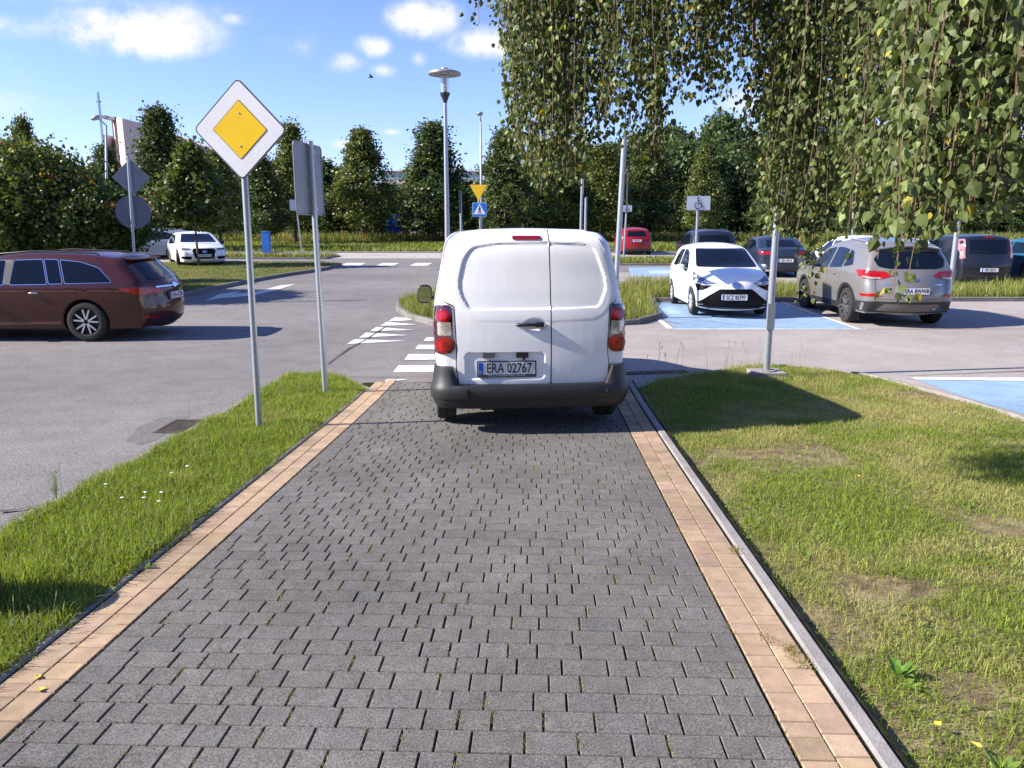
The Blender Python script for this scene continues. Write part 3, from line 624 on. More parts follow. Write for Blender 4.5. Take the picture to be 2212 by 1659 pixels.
# left double sign seen from behind
yy = 19.0; x, _ = base(291, 600, yy); e = empty('double_road_sign', (x, yy, g(yy)), 0, 'pole with the grey backs of a diamond and a round sign, beside the globe trees', 'road sign')
Xt, zt = XZ(274, 300, yy); hz = zt-g(yy); lx = (Xt-x)/hz; Xd, zd = XZ(283, 383, yy); pole(e, zd+.50-g(yy), .035, (lx, 0))
hz = zd-g(yy); T = TT((lx*hz+.02, .05, hz), R(180+14)); panel(e, dia(.43, .05), T, M_SYEL)
mb = MB(); mb.box(-.02, .02, .007, .035, -.38, .38, T); mb.build('mounting_rail', M_GALV, e)
Xc, zc = XZ(296, 458, yy); hz = zc-g(yy); circ = [(.40*math.cos(t*math.pi/18), .40*math.sin(t*math.pi/18)) for t in range(36)]
T = TT((lx*hz+.02, .05, hz), R(180+14)); panel(e, circ, T, M_SWHITE, 'round_panel', back=mat('round_sign_back', (.10, .115, .15), .5)); mb = MB(); mb.box(-.02, .02, .007, .035, -.36, .36, T); mb.build('mounting_rail', M_GALV, e)
# yield + crossing sign
x, y = P(1041, 545); e = empty('yield_and_crossing_sign', (x, y, g(y)), 0, 'yellow yield triangle above a blue pedestrian crossing sign on one pole', 'road sign')
Xt, zt = XZ(1034, 399, y); pole(e, zt-g(y), .05, (-.06, 0)); _, zb = XZ(1034, 434, y); hb, ht = zb-g(y), zt-g(y); wt = (ht-hb)*1.17/2; ox = (Xt-x)
tri = roundpoly([(-wt, ht), (wt, ht), (0, hb)][::-1], .06); T = TT((ox, -.07, 0)); panel(e, tri, T, mat('yield_border', (.85, .45, .05), .5), 'yield_panel')
c_ = (ht*2+hb)/3; face(e, scl(tri, .86, 0, c_), T, M_SYEL, 'yellow_field', -.012)
_, z1 = XZ(1036, 438, y); _, z2 = XZ(1036, 468, y); h1, h2 = z1-g(y), z2-g(y); cz = (h1+h2)/2; hw = (h1-h2)/2*1.05; T = TT((XZ(1036, 450, y)[0]-x, -.07, 0))
panel(e, rrect(-hw, hw, h2, h1, .05), T, mat('sign_pale_blue', (.35, .5, .75), .5), 'crossing_panel'); face(e, rrect(-hw*.92, hw*.92, cz-hw*.9, cz+hw*.88, .04), T, M_SBLUE, 'blue_field', -.012)
face(e, [(0, cz+hw*.85), (-hw*.86, cz-hw*.62), (hw*.86, cz-hw*.62)], T, M_SWHITE, 'white_triangle', -.018)
mn = MB(); L_ = lambda a, b, w: mn.prism(line_poly([(a[0]*hw, cz+a[1]*hw), (b[0]*hw, cz+b[1]*hw)], w*hw), -.026, -.023, T)
L_((0, .30), (.02, -.12), .15); L_((.02, -.1), (.2, -.52), .09); L_((0, -.1), (-.2, -.52), .09); L_((0, .2), (-.22, -.02), .07); L_((0, .2), (.2, .02), .07)
mn.prism([(.0+.09*hw*math.cos(t), cz+.42*hw+.09*hw*math.sin(t)) for t in np.linspace(0, 6.1, 12)], -.026, -.023, T); mn.build('walking_figure', M_INK, e)

# slim edge-on signs
def edge_sign(name, ub, vb, ut, vt, vp, Y, pm, label, r=.045, turn=82, w=.6, dark=None):
    x, y = base(ub, vb, Y); e = empty(name, (x, y, g(y)), 0, label, 'road sign'); Xt, zt = XZ(ut, vt, y); hz = zt-g(y); lx = (Xt-x)/(hz); pole(e, hz-.05, r, (lx, 0))
    _, zp = XZ(ut, vp, y); T = TT((lx*hz+.02, -.07, 0), R(turn)); panel(e, rrect(-w/2, w/2, zp-g(y), hz, .05), T, pm, back=dark); return e
edge_sign('edge_on_sign', 998, 560, 994, 412, 461, 31, mat('dark_sign', (.03, .04, .06), .4), 'dark edge-on sign panel on a grey pole left of the yield sign', dark=mat('dark_sign', (.03, .04, .06), .4))
edge_sign('edge_on_sign', 1252, 560, 1258, 375, 420, 25.5, M_SWHITE, 'taller of two thin poles above the van roof, with a pale edge-on panel', r=.04)
edge_sign('edge_on_sign', 1263, 560, 1266, 424, 470, 27.5, M_SBLUE, 'shorter of two thin poles above the van roof, with a blue edge-on panel')
e = edge_sign('tall_sign_post', 1327, 680, 1349, 296, 372, 16.0, M_SIGNBACK, 'tall galvanised post right of the van roof with two panels turned edge-on', .055, 80, .6, M_SIGNBACK)
_, za = XZ(1349, 376, 16.0); _, zb = XZ(1345, 462, 16.0); panel(e, rrect(-.3, .3, zb-g(16), za-g(16), .05), TT((XZ(1347, 420, 16)[0]-e.location.x+.06, -.07, 0), R(80)), M_SIGNBACK)
# wheelchair signs
def wheelchair(e, T, s, cz):
    mb = MB(); yk = (-.022, -.017); c = 24
    arc = [(-.03*s+.23*s*math.cos(t), cz-.17*s+.23*s*math.sin(t)) for t in np.linspace(R(118), R(345), c)]; mb.prism(line_poly(arc, .055*s), *yk, T)
    mb.prism([(-.05*s+.065*s*math.cos(t), cz+.36*s+.065*s*math.sin(t)) for t in np.linspace(0, 6.0, 12)], *yk, T)
    mb.prism(line_poly([(-.05*s, cz+.27*s), (-.03*s, cz-.02*s), (.16*s, cz-.02*s), (.26*s, cz-.27*s), (.36*s, cz-.23*s)], .065*s), *yk, T)
    mb.prism(line_poly([(-.04*s, cz+.15*s), (.14*s, cz+.15*s)], .05*s), *yk, T); mb.build('wheelchair_symbol', M_INK, e)
for ub, ut, v1, v2, hwid, Y, lb in ((1503, 1508.5, 423, 455, 26, 24.5, 'larger white sign with a black wheelchair symbol, behind the white hatchback'), (1347, 1354, 443, 458, 11, 38.7, 'smaller distant wheelchair sign in front of the red car')):
    x, y = base(ub, 560, Y); e = empty('disabled_parking_sign', (x, y, g(y)), 0, lb, 'road sign'); Xt, zt = XZ(ut, v1, y); _, zb = XZ(ut, v2, y); hz = zt-g(y); hb = zb-g(y)
    pole(e, hz-.04, .04 if Y < 30 else .045, ((Xt-x)/hz, 0)); T = TT((Xt-x, -.07, 0), R(4)); hw = hwid/F*y
    panel(e, rrect(-hw, hw, hb, hz, .03), T, M_DARKRIM); face(e, rrect(-hw+.012, hw-.012, hb+.012, hz-.012, .025), T, M_SWHITE, 'white_field', -.012); wheelchair(e, T, (hz-hb)*.98, (hz+hb)/2)
# small diamond far right
x, y = base(1838, 560, 38); e = empty('small_diamond_sign', (x, y, g(y)), 0, 'small pale diamond sign on a thin pole above the white car roof', 'road sign'); Xt, zt = XZ(1845, 438, y); hz = zt-g(y); pole(e, hz+.3, .05, ((Xt-x)/hz, 0))
panel(e, dia(.34, .03), TT((Xt-x, -.08, hz), R(52)), mat('sign_pale', (.5, .52, .55), .5))
# disc-top street lamps
def disc_lamp(name, x, y, top, label, pr=.06, slab=False):
    e = empty(name, (x, y, g(y)), 0, label, 'street lamp', 'disc-top street lamps'); hz = top-g(y); k = hz-.72
    mb = MB(); mb.tube([(0, 0, -.2), (0, 0, 1.2), (0, 0, k)], [pr, pr*.98, pr*.62], 18); p_ = mb.build('pole', M_GALV, e, True); autosmooth(p_)
    mb = MB(); mb.lathe([(.0, k-.02), (.045, k-.02), (.05, k+.02), (.09, k+.12), (.115, k+.17), (.115, k+.2), (.0, k+.2)], 24); autosmooth(mb.build('lamp_base', mat('lamp_dark_metal', (.045, .05, .055), .45, .4), e))
    gl = mat('lamp_glass', (.75, .78, .8), .08, 0, spec=.8, trans=.75); mb = MB(); mb.lathe([(.085, k+.2), (.095, k+.45), (.10, k+.62), (.0, k+.62)], 24); autosmooth(mb.build('glass_cylinder', gl, e))
    mb = MB(); mb.lathe([(0, k+.2), (.03, k+.2), (.03, k+.5), (.06, k+.6), (0, k+.6)], 14); mb.build('lamp_element', M_SWHITE, e, True)
    mb = MB(); mb.lathe([(0, k+.64), (.2, k+.63), (.37, k+.585), (.375, k+.60), (.36, k+.635), (.2, k+.685), (.09, k+.70), (.08, k+.73), (0, k+.735)], 36); autosmooth(mb.build('disc_shade', mat('shade_grey', (.30, .31, .31), .4, .5), e))
    if slab: mb = MB(); mb.box(-.21, .21, -.19, .19, -.12, .045); mb.tube([(0, 0, .045), (0, 0, .06)], .12, 16); mb.build('concrete_foot', M_KERB, e); mb = MB(); mb.box(-.05, .05, -pr-.004, -pr+.01, .6, .95); mb.build('service_door', M_GALV, e)
    return e
Xt, zt = XZ(958.5, 148, 18.4); disc_lamp('street_lamp', Xt+.02, 18.4, zt, 'disc-top street lamp rising behind the left side of the white van', .065)
x, y = P(1655, 808); disc_lamp('street_lamp', x, y, 5.75, 'disc-top lamp post on a concrete foot at the edge of the right lawn', .046, True)
x, y = base(2046, 620, 23); disc_lamp('street_lamp', x+.1, y, 6.0, 'lamp post behind the birch strands above the dark minivan', .075)
# far arm lamps
def arm_lamp(name, ub, Y, ut, vt, uh, vh, label, ball=False):
    x, y = base(ub, 560, Y); e = empty(name, (x, y, g(y)), 0, label, 'street lamp'); Xt, zt = XZ(ut, vt, y); Xh, zh = XZ(uh, vh, y); a = Xt-x; hz = zt-g(y)
    mb = MB(); mb.tube([(0, 0, -.1), (a*.5, 0, hz*.5), (a, 0, hz)], [.09, .075, .055], 12); mb.tube([(a, 0, hz-.02), (a+(Xh-Xt)*.5, 0, hz+(zh-zt)*.7), (a+(Xh-Xt), 0, zh-g(y))] if not ball else [(a, 0, hz-.02), (a, -.6, zh-g(y))], .04, 10)
    mb.build('pole', M_GALVP, e, True); hd = MB()
    T = Matrix.Translation((a+Xh-Xt, -.75 if ball else 0, zh-g(y))) @ Matrix.Rotation(R(0 if ball else -22), 4, 'Y') @ Matrix.Diagonal((.85 if ball else 1.15, 1.3 if ball else .6, .8, 1))
    hd.lathe([(0, -.13), (.14, -.11), (.24, 0), (.22, .1), (.1, .16), (0, .17)], 16, T); hd.build('lamp_head', mat('lamp_head_grey', (.3, .32, .34), .4, .4), e, True); return e
arm_lamp('arm_street_lamp', 233, 45, 229, 270, 206, 255, 'far street lamp with a left-pointing arm, left of the cream church')
arm_lamp('arm_street_lamp', 1040, 49, 1038.5, 262, 1037.5, 250, 'far street lamp with a round head straight above the yield sign', True)
arm_lamp('arm_street_lamp', 308, 120, 308, 316, 322, 303, 'tiny distant arm lamp in front of the cream church')
xb, zb = XZ(801, 167, 30); mb = MB(); mb.tube([(-.10, 0, 0), (-.03, 0, .01), (.06, 0, .012), (.11, 0, .0)], [.005, .028, .03, .006], 8)
for sg in (1, -1): mb.add([(-.03, 0, .02), (.05, 0, .02), (.02, sg*.15, .09), (-.02, sg*.14, .085), (-.08, sg*.26, .03)], [(0, 1, 2, 3), (3, 2, 4)])
b_ = mb.build('bird', mat('bird_dark', (.03, .03, .035), .8)); b_.location = (xb, 30, zb); tag(b_, 'tiny dark bird flying in the sky left of the disc-top lamp', 'bird')
# ================================================================== BUILDINGS
M_CREAM = mat('cream_render', (.62, .49, .45), .85, var=.04, vs=.2); M_CREAM2 = mat('grey_render', (.36, .33, .34), .85, var=.04, vs=.2)
Yc = 175; k = Yc/F*1.0; gx = lambda u: (u-CU)/F*Yc*.985; gz = lambda v: XZ(1106, v, Yc)[1]
e = empty('church', (gx(300), Yc, .4), 0, 'cream curved church block with vertical ribs above the left trees', 'church')
bx = lambda u: gx(u)-gx(300)
def block(name, uv, y0, y1, m, zb=0): 
    mb = MB(); pts = [(bx(u), gz(v)-.4) for u, v in uv]+[(bx(uv[-1][0]), zb), (bx(uv[0][0]), zb)]; mb.prism(pts[::-1], y0, y1); return mb.build(name, m, e)
# curved main body: plan is a rounded slab, top slopes down to the right
mb = MB(); pl = []; 
for t in np.linspace(0, 1, 15): a = R(180+90*t); pl.append((bx(300)+2.2+3.6*math.cos(a)*1.0, 5+7*math.sin(a)))
pl = [(bx(246), 7), (bx(248), 4.6), (bx(262), 2.2), (bx(280), -.4), (bx(300), -3.4), (bx(309), -3.8), (bx(317), -3.2), (bx(326), -1), (bx(338), 5), (bx(400), 12), (bx(440), 17), (bx(450), 24), (bx(246), 24)]
top = lambda x: np.interp(x, [bx(246), bx(300), bx(338), bx(440)], [gz(252), gz(258), gz(268), gz(318)])-.4
n = len(pl); vs = [(x, y, 0) for x, y in pl]+[(x, y, float(top(x))) for x, y in pl]; mb.add(vs, [(i, (i+1) % n, (i+1) % n+n, i+n) for i in range(n)]+[tuple(range(n, 2*n))]); autosmooth(mb.build('nave_wall', M_CREAM, e), 35)
for u, nm in ((254, 'rib'), (272, 'rib'), (281, 'rib')): mb = MB(); mb.box(bx(u)-.09, bx(u)+.09, np.interp(u, [248, 262, 280, 300], [4.6, 2.2, -.4, -3.4])-.35, np.interp(u, [248, 262, 280, 300], [4.6, 2.2, -.4, -3.4])+.5, 0, float(top(bx(u)))+.25); mb.build(nm, mat('brown_rib', (.26, .17, .16), .8), e)
block('side_wall', [(242, 290), (247, 289)], 1, 8, M_CREAM2)
for u0, u1, v in ((250, 262, 250), (266, 280, 254)): mb = MB(); mb.box(bx(u0), bx(u1), -1, 3, gz(v+6)-.4, gz(v)-.4); mb.build('roof_vent', M_CREAM2, e)
mb = MB(); mb.box(bx(243)-.18, bx(243)+.18, .5, .86, 0, gz(198)-.4); mb.box(bx(238), bx(248), .55, .8, gz(220)-.4, gz(217)-.4); mb.build('cross', mat('cross_metal', (.25, .38, .52), .5, .3), e)
Yc2 = 160; gx2 = lambda u: (u-CU)/F*Yc2*.985; z2 = lambda v: XZ(1106, v, Yc2)[1]-.4
e = empty('low_building', (gx2(940), Yc2, .4), 0, 'long low pale building glimpsed between the far trees', 'building'); mb = MB(); mb.box(gx2(828)-gx2(940), gx2(1032)-gx2(940), 0, 20, 0, z2(371)); mb.build('wall', M_CREAM, e)
mb = MB(); mb.box(gx2(828)-gx2(940)-.2, gx2(1032)-gx2(940)+.2, -.3, 20.3, z2(371), z2(369)); mb.build('roof_edge', M_CREAM2, e)
for i in range(14):
    xx = gx2(832)-gx2(940)+i*1.45; mb = MB(); mb.box(xx, xx+.95, -.06, .02, z2(388), z2(377)); mb.build('window', mat('far_window', (.25, .42, .42), .2), e)
# ================================================================== PILLAR, BIN, FAR TANKS
x, y = P(577, 554); e = empty('blue_pillar', (x, y, g(y)), 0, 'blue rectangular pillar standing on the far grass strip', 'pillar')
hz = XZ(577, 500, y)[1]-g(y); M_PB = mat('pillar_blue', (.03, .16, .55), .45, var=.08, vs=3); mb = MB(); mb.box(-.19, .19, -.16, .16, 0, hz-.03); mb.build('cabinet', M_PB, e); mb = MB(); mb.box(-.21, .21, -.18, .18, hz-.03, hz); mb.build('cap', mat('pillar_blue_light', (.07, .28, .7), .45), e); mb = MB(); mb.box(-.22, .22, -.19, .19, -.1, .03); mb.build('plinth', M_KERB, e)
for u, m_, lb, sc in ((862, mat('bell_blue', (.01, .06, .42), .4), 'dark blue recycling bell half hidden between the far trees', 1.0), (846, mat('bell_white', (.55, .6, .66), .4), 'white recycling bell beside the dark blue one among the far trees', .82)):
    yb = 84; x = (u-CU)/F*yb; e = empty('recycling_bell', (x, yb, g(yb)), 0, lb, 'recycling bin', 'recycling bells beyond the trees'); mb = MB(); mb.lathe([(0, 0), (.75*sc, 0), (.8*sc, .5*sc), (.72*sc, 1.2*sc), (.45*sc, 1.65*sc), (.12*sc, 1.8*sc), (0, 1.8*sc)], 20); mb.build('bell_body', m_, e, True); mb = MB(); mb.box(-.2*sc, .2*sc, -.74*sc, -.6*sc, 1.0*sc, 1.12*sc); mb.build('slot', M_BLACK, e); e.scale = (1.5, 1.5, 1.5)
x, y = P(-88, 1318); e = empty('wooden_planter', (x, y, g(y)-.03), 0, 'low brown wooden-slatted planter cut off by the left edge of the photo', 'planter')
hb = .36; mb = MB(); M_WOOD = mat('brown_wood', (.09, .035, .018), .6, var=.3, vs=18)
for i in range(16): T = Matrix.Rotation(2*math.pi*i/16, 4, 'Z'); mb.box(.155, .175, -.028, .028, .05, hb-.03, T)
mb.build('wooden_slats', M_WOOD, e); mb = MB(); mb.lathe([(0, .04), (.15, .04), (.15, hb-.05), (.14, hb-.05), (.14, .06), (0, .06)], 20); mb.build('steel_liner', M_RIMD, e); mb = MB(); mb.lathe([(.178, hb-.06), (.184, hb-.06), (.184, hb-.02), (.15, hb+.02), (.08, hb+.05), (0, hb+.06)], 20); autosmooth(mb.build('lid', M_RIMD, e))
# ================================================================== TREES
def leafcards(C_, N_, size, cols, asp=1.25):
    """one four-sided leaf clump per centre"""
    n = len(C_); a = rng.normal(0, 1, (n, 3)); N_ = N_/np.linalg.norm(N_, axis=1, keepdims=True)
    T1 = np.cross(N_, a); T1 /= np.linalg.norm(T1, axis=1, keepdims=True); T2 = np.cross(N_, T1); s = size[:, None]
    V = np.stack([C_-T1*s*.5, C_+T2*s*.5*asp-T1*s*.05, C_+T1*s*.5+N_*s*.12, C_-T2*s*.5*asp+T1*s*.05], 1)
    Fc = (np.arange(n)*4)[:, None, None]+np.array([[0, 1, 2], [0, 2, 3]])[None]
    return V.reshape(-1, 3), Fc.reshape(-1, 3), np.repeat(cols[:, None], 4, 1).reshape(-1, 3)
def crown_mesh(name, kind, h, r, z0, n, size, base_, seed, sdv=.22, aut=0.0):
    global rng
    keep = rng; rng = np.random.default_rng(seed)
    k = max(60, n//55); t = rng.random(k)**(.75 if kind == 'cone' else .5)
    if kind == 'cone': prof = lambda t: np.interp(t, [0, .08, .25, .45, .7, .88, 1], [.5, .8, 1, .80, .46, .22, .05])
    elif kind == 'globe': prof = lambda t: np.sqrt(np.clip(1-(2*t-1)**2, 0, 1))*np.interp(t, [0, .3, 1], [1.0, 1.05, .95])
    else: prof = lambda t: np.interp(t, [0, .1, .4, .75, .92, 1], [.6, .9, 1, .8, .45, .1])
    if kind == 'globe': t = rng.random(k)
    a = rng.uniform(0, 6.283, k); lob = (1+.16*np.sin(a*3+seed)+.12*np.sin(a*7+seed*2+t*9))*rng.uniform(.82, 1.16, k)
    rr = prof(t)*r*lob*np.sqrt(rng.uniform(.25, 1, k)); cx, cy, cz = rr*np.cos(a), rr*np.sin(a), z0+t*(h-z0)
    ci = rng.integers(0, k, n); sg = (.07 if kind != 'cone' else .07)*r*2*rng.uniform(.35, 1.35, k)[ci]
    C_ = np.stack([cx[ci], cy[ci], cz[ci]], 1)+rng.normal(0, 1, (n, 3))*sg[:, None]*np.array([1, 1, .8])
    if kind == 'cone':                         # spiky leader shoots
        m_ = n//60; C_[:m_] = np.stack([rng.normal(0, .06*r, m_), rng.normal(0, .06*r, m_), h-.02*h+rng.uniform(-.12, .05, m_)*h], 1)
    N_ = rng.normal(0, 1, (n, 3))+np.stack([cx[ci], cy[ci], np.full(n, .3*r)], 1)/max(r, .1)*.9
    tone = rng.normal(1, sdv*.6, k)[ci]*rng.normal(1, sdv, n); col = np.array(base_)[None]*np.clip(tone, .35, 2)[:, None]*rng.normal(1, .07, (n, 3))
    if aut: 
        m_ = ((C_[:, 2]-z0)/(h-z0) > .62) & (vnoise(C_[:, 0]+50, C_[:, 1]+C_[:, 2]+50, .45, seed) > 1-aut); col[m_] = np.array((.22, .09, .018))*rng.normal(1, .2, (m_.sum(), 1))
        m2 = (rng.random(n) < .3) & (C_[:, 2] > z0+(h-z0)*.5) & (vnoise(C_[:, 0]+20, C_[:, 2]+C_[:, 1]+20, .5, seed+3) > .55); col[m2] = np.array((.13, .13, .022))
    V, Fc, Cc = leafcards(C_, N_, size*rng.uniform(.6, 1.3, n), np.clip(col, .004, 1))
    o = npmesh(name, V, Fc, M_LEAF, Cc); rng = keep; return o
def trunk_mesh(name, h, r, crown_r, z0, seed, m=M_BARK, nl=10):
    rs = random.Random(seed); mb = MB(); pts = [(0, 0, -.2), (0, 0, .25), (rs.uniform(-.04, .04)*h*.2, 0, h*.35), (rs.uniform(-.05, .05)*h*.2, rs.uniform(-.02, .02)*h, h*.7), (0, 0, h*.95)]
    mb.tube(pts, [r*1.5, r, r*.8, r*.4, r*.08], 9)
    for i in range(nl):
        z = z0+(h-z0)*(.05+.75*i/nl); a = i*2.4+rs.random(); l = crown_r*rs.uniform(.6, .95)*(1-.6*i/nl)
        mb.tube([(0, 0, z), (l*.5*math.cos(a), l*.5*math.sin(a), z+l*.35), (l*math.cos(a), l*math.sin(a), z+l*.6)], [r*.35, r*.2, r*.05], 6, False)
    return mb.build(name, m, None, True)
PROT = []
for i, (kd, n) in enumerate((('cone', 20000), ('cone', 20000), ('cone', 20000), ('oval', 16000), ('oval', 16000), ('cone', 17000), ('cone', 21000))):
    PROT.append((crown_mesh('crown', kd, 1.0, .26 if kd == 'cone' else .34, (.13, .16, .11, .13, .13, .18, .10)[i], n, .018 if kd == 'cone' else .028, ((.078, .108, .026), (.095, .118, .026), (.07, .098, .028), 0, 0, (.10, .125, .03), (.062, .09, .026))[i] if kd == 'cone' else (.066, .100, .032), 100+i, .3), trunk_mesh('trunk', 1.0, .016, .24, .12, 200+i)))
used_p = set()
def tree(u, vt, Y, wpx, k, name, label, grp, cat='tree', vb=None, tint=None):
    x = (u-CU)/F*Y*.985; h = XZ(u, vt, Y)[1]-g(Y); e = empty(name, (x, Y, g(Y)), 0, label, cat, grp)
    wr = (wpx/F*Y)/2; base_r = (.34 if k in (3, 4) else .26)*1.05
    for j, o in enumerate(PROT[k]):
        c = o if (k, j) not in used_p else o.copy()
        if (k, j) in used_p: COL.objects.link(c)
        used_p.add((k, j)); c.parent = e; s = wr/base_r if j == 0 else h*.9
        c.scale = (s, s, h) if j == 0 else (h*.9, h*.9, h*.97)
    e.rotation_euler.z = random.uniform(0, 6.28) if j else 0; return e
GR = 'linden trees along the far verge'
LT = [(365, 245, 52, 165, 6, 'tall dark linden right of the cream church'), (478, 332, 50, 130, 5, 'light green linden half behind the big diamond sign'), (570, 338, 62, 125, 2, 'linden behind the pole of the big diamond sign'),
      (640, 275, 66, 120, 1, 'pointed linden peeking above the turned sign'), (790, 286, 71, 150, 5, 'lone pointed linden between the turned sign and the disc-top lamp'), (940, 276, 69, 172, 6, 'pointed linden just left of the disc-top lamp pole'),
      (1092, 286, 66, 140, 2, 'linden behind the yield sign'), (1205, 305, 70, 140, 0, 'linden behind the birch strands above the left half of the van'), (1300, 318, 68, 130, 1, 'linden above the right end of the van roof'), (1392, 300, 72, 140, 2, 'linden above the red car'),
      (1515, 318, 66, 95, 5, 'slim light linden behind the large wheelchair sign'), (246, 322, 48, 110, 2, 'small linden at the foot of the church tower'), (80, 264, 46, 95, 0, 'dark pointed tree rising above the globe maple at far left')]
for u, v, Y, w, k, lb in LT: tree(u, v, Y, w, k, 'linden_tree', lb, GR)
rs = random.Random(5)
BT = [(-60, 320, 60), (10, 330, 66), (150, 380, 75), (200, 372, 78), (300, 380, 82), (420, 372, 80), (520, 370, 84), (600, 360, 82), (690, 352, 80), (735, 372, 84), (850, 405, 96), (900, 412, 92), (1010, 402, 92), (1050, 398, 90), (1140, 372, 88), (1180, 330, 86), (1250, 322, 84), (1330, 322, 84), (1370, 300, 90), (1440, 290, 86), (1475, 318, 80), (1545, 262, 88), (1590, 320, 82),
      (1640, 300, 84), (1700, 290, 88), (1760, 310, 82), (1830, 300, 86), (1900, 315, 82), (1960, 300, 88), (2030, 318, 84), (2100, 300, 86), (2170, 310, 82), (2240, 300, 86), (2310, 310, 84), (2400, 290, 88), (2480, 310, 82), (2570, 290, 86), (2660, 320, 84), (2760, 300, 88), (2880, 315, 84), (3000, 300, 88), (3150, 310, 84), (3320, 300, 86), (-150, 330, 70), (-260, 310, 76), (-380, 330, 72), (-520, 300, 78), (-680, 320, 74)]
for i, (u, v, Y) in enumerate(BT): tree(u, v, Y, 150+rs.uniform(-15, 20), 3+i % 2, 'woodland_tree', 'dark broad woodland tree in the dense belt beyond the verge', 'woodland trees beyond the verge')
for i in range(62):
    u = -80+i*54+rs.uniform(-12, 12)
    if 770 < u < 1060 and i % 2: continue
    tree(u, rs.uniform(432, 458), rs.uniform(77, 82), 100, 3+i % 2, 'woodland_shrub', 'low dark shrub filling the foot of the far tree belt', 'shrubs at the foot of the tree belt', 'shrub')
for i in range(12): tree(0, 0, 1, 1, 3, '', '', '') if False else None
for i in range(13):  # unseen trees added behind the camera to reflect in car paint and glass
    xb, yb = -34+i*6.2+rs.uniform(-1, 1), rs.uniform(-30, -24); e = empty('reflection_tree', (xb, yb, g(max(yb, -20))), rs.uniform(0, 6), 'unseen broad tree added behind the camera to reflect in the cars', 'tree', 'unseen trees added behind the camera for car reflections')
    for j, o in enumerate(PROT[3+i % 2]): c = o.copy(); COL.objects.link(c); c.parent = e; c.scale = (9.5, 9.5, 8.5)
# globe maples on the left island
def near_tree(name, x, y, kd, h, r, z0, n, size, col, seed, label, cat='tree', tr=.09, aut=0., grp=None):
    e = empty(name, (x, y, g(y)+.05), 0, label, cat, grp); c = crown_mesh('crown', kd, h, r, z0, n, size, col, seed, .25, aut); c.parent = e; t = trunk_mesh('trunk', z0+(h-z0)*.6, tr, r, z0, seed); t.parent = e; return e
x, _ = base(62, 500, 20.3); near_tree('globe_maple', x, 20.3, 'globe', 3.6, 1.85, 1.05, 70000, .085, (.07, .098, .018), 11, 'large rounded globe maple with yellowing top at the left edge', aut=.17, grp='globe maples on the left island')
x, _ = base(205, 500, 19.9); near_tree('globe_maple', x, 19.9, 'globe', 2.55, 1.2, 1.15, 36000, .08, (.058, .088, .017), 12, 'smaller globe maple with orange tips, left of the double sign', aut=.24, grp='globe maples on the left island')
x, _ = base(-110, 500, 21.5); near_tree('globe_maple', x, 21.5, 'globe', 3.5, 1.9, 1.0, 26000, .10, (.06, .085, .018), 13, 'globe maple mostly cut off by the left edge', aut=.2, grp='globe maples on the left island')
x, y = P(430, 578); hh = XZ(415, 322, y)[1]-g(y); near_tree('young_linden', x, y, 'cone', hh, 1.35, 1.75, 11000, .15, (.075, .10, .022), 14, 'young linden with a thin trunk in front of the white saloon', tr=.055)
x, y = (-13.4, 24.5); near_tree('young_maple', x, y, 'globe', 2.9, .8, 1.0, 7000, .11, (.07, .10, .018), 16, 'small leafy maple behind the double sign pole', tr=.05)
# ================================================================== WEEPING BIRCH
BX, BY = 5.4, 2.2
e = empty('weeping_birch', (BX, BY, g(BY)-.05), 0, 'weeping birch whose leafy strands hang across the upper right', 'tree'); ez = g(BY)-.05
mb = MB(); mb.tube([(0, 0, -.2), (0, 0, .3), (-.05, .1, 2), (-.15, .25, 4.2), (-.2, .4, 7)], [.26, .2, .17, .14, .08], 14); mb.build('trunk', M_BIRCH, e, True)
ENV = np.array([(1015, 20), (1045, 75), (1075, 100), (1095, 60), (1100, 300), (1125, 345), (1160, 420), (1200, 405), (1250, 395), (1290, 330), (1330, 318), (1380, 335), (1425, 372), (1460, 290), (1490, 235), (1550, 235), (1590, 290), (1605, 400), (1640, 455), (1690, 505), (1760, 500), (1830, 500), (1865, 470), (1900, 480), (1915, 510), (1945, 550), (1975, 535), (2000, 500), (2035, 520), (2070, 470), (2110, 455), (2160, 440), (2212, 410), (2330, 380), (2500, 300)])
def hang(u): return np.interp(u, ENV[:, 0], ENV[:, 1])
def dep(u): return np.interp(u, [1015, 1100, 1500, 1800, 1900, 1960, 2212, 2500], [5.6, 5.4, 4.7, 4.5, 3.0, 2.7, 2.5, 2.4])
LV, LF_, LC = [], [], []; TW = MB(); nl = 0
LP = np.array([(0, 0, 0), (.52, .30, .05), (.36, .68, .03), (0, 1, -.05), (-.36, .68, .03), (-.52, .30, .05), (0, .45, -.05)]); LT_ = np.array([(0, 1, 6), (1, 2, 6), (2, 3, 6), (3, 4, 6), (4, 5, 6), (5, 0, 6)])
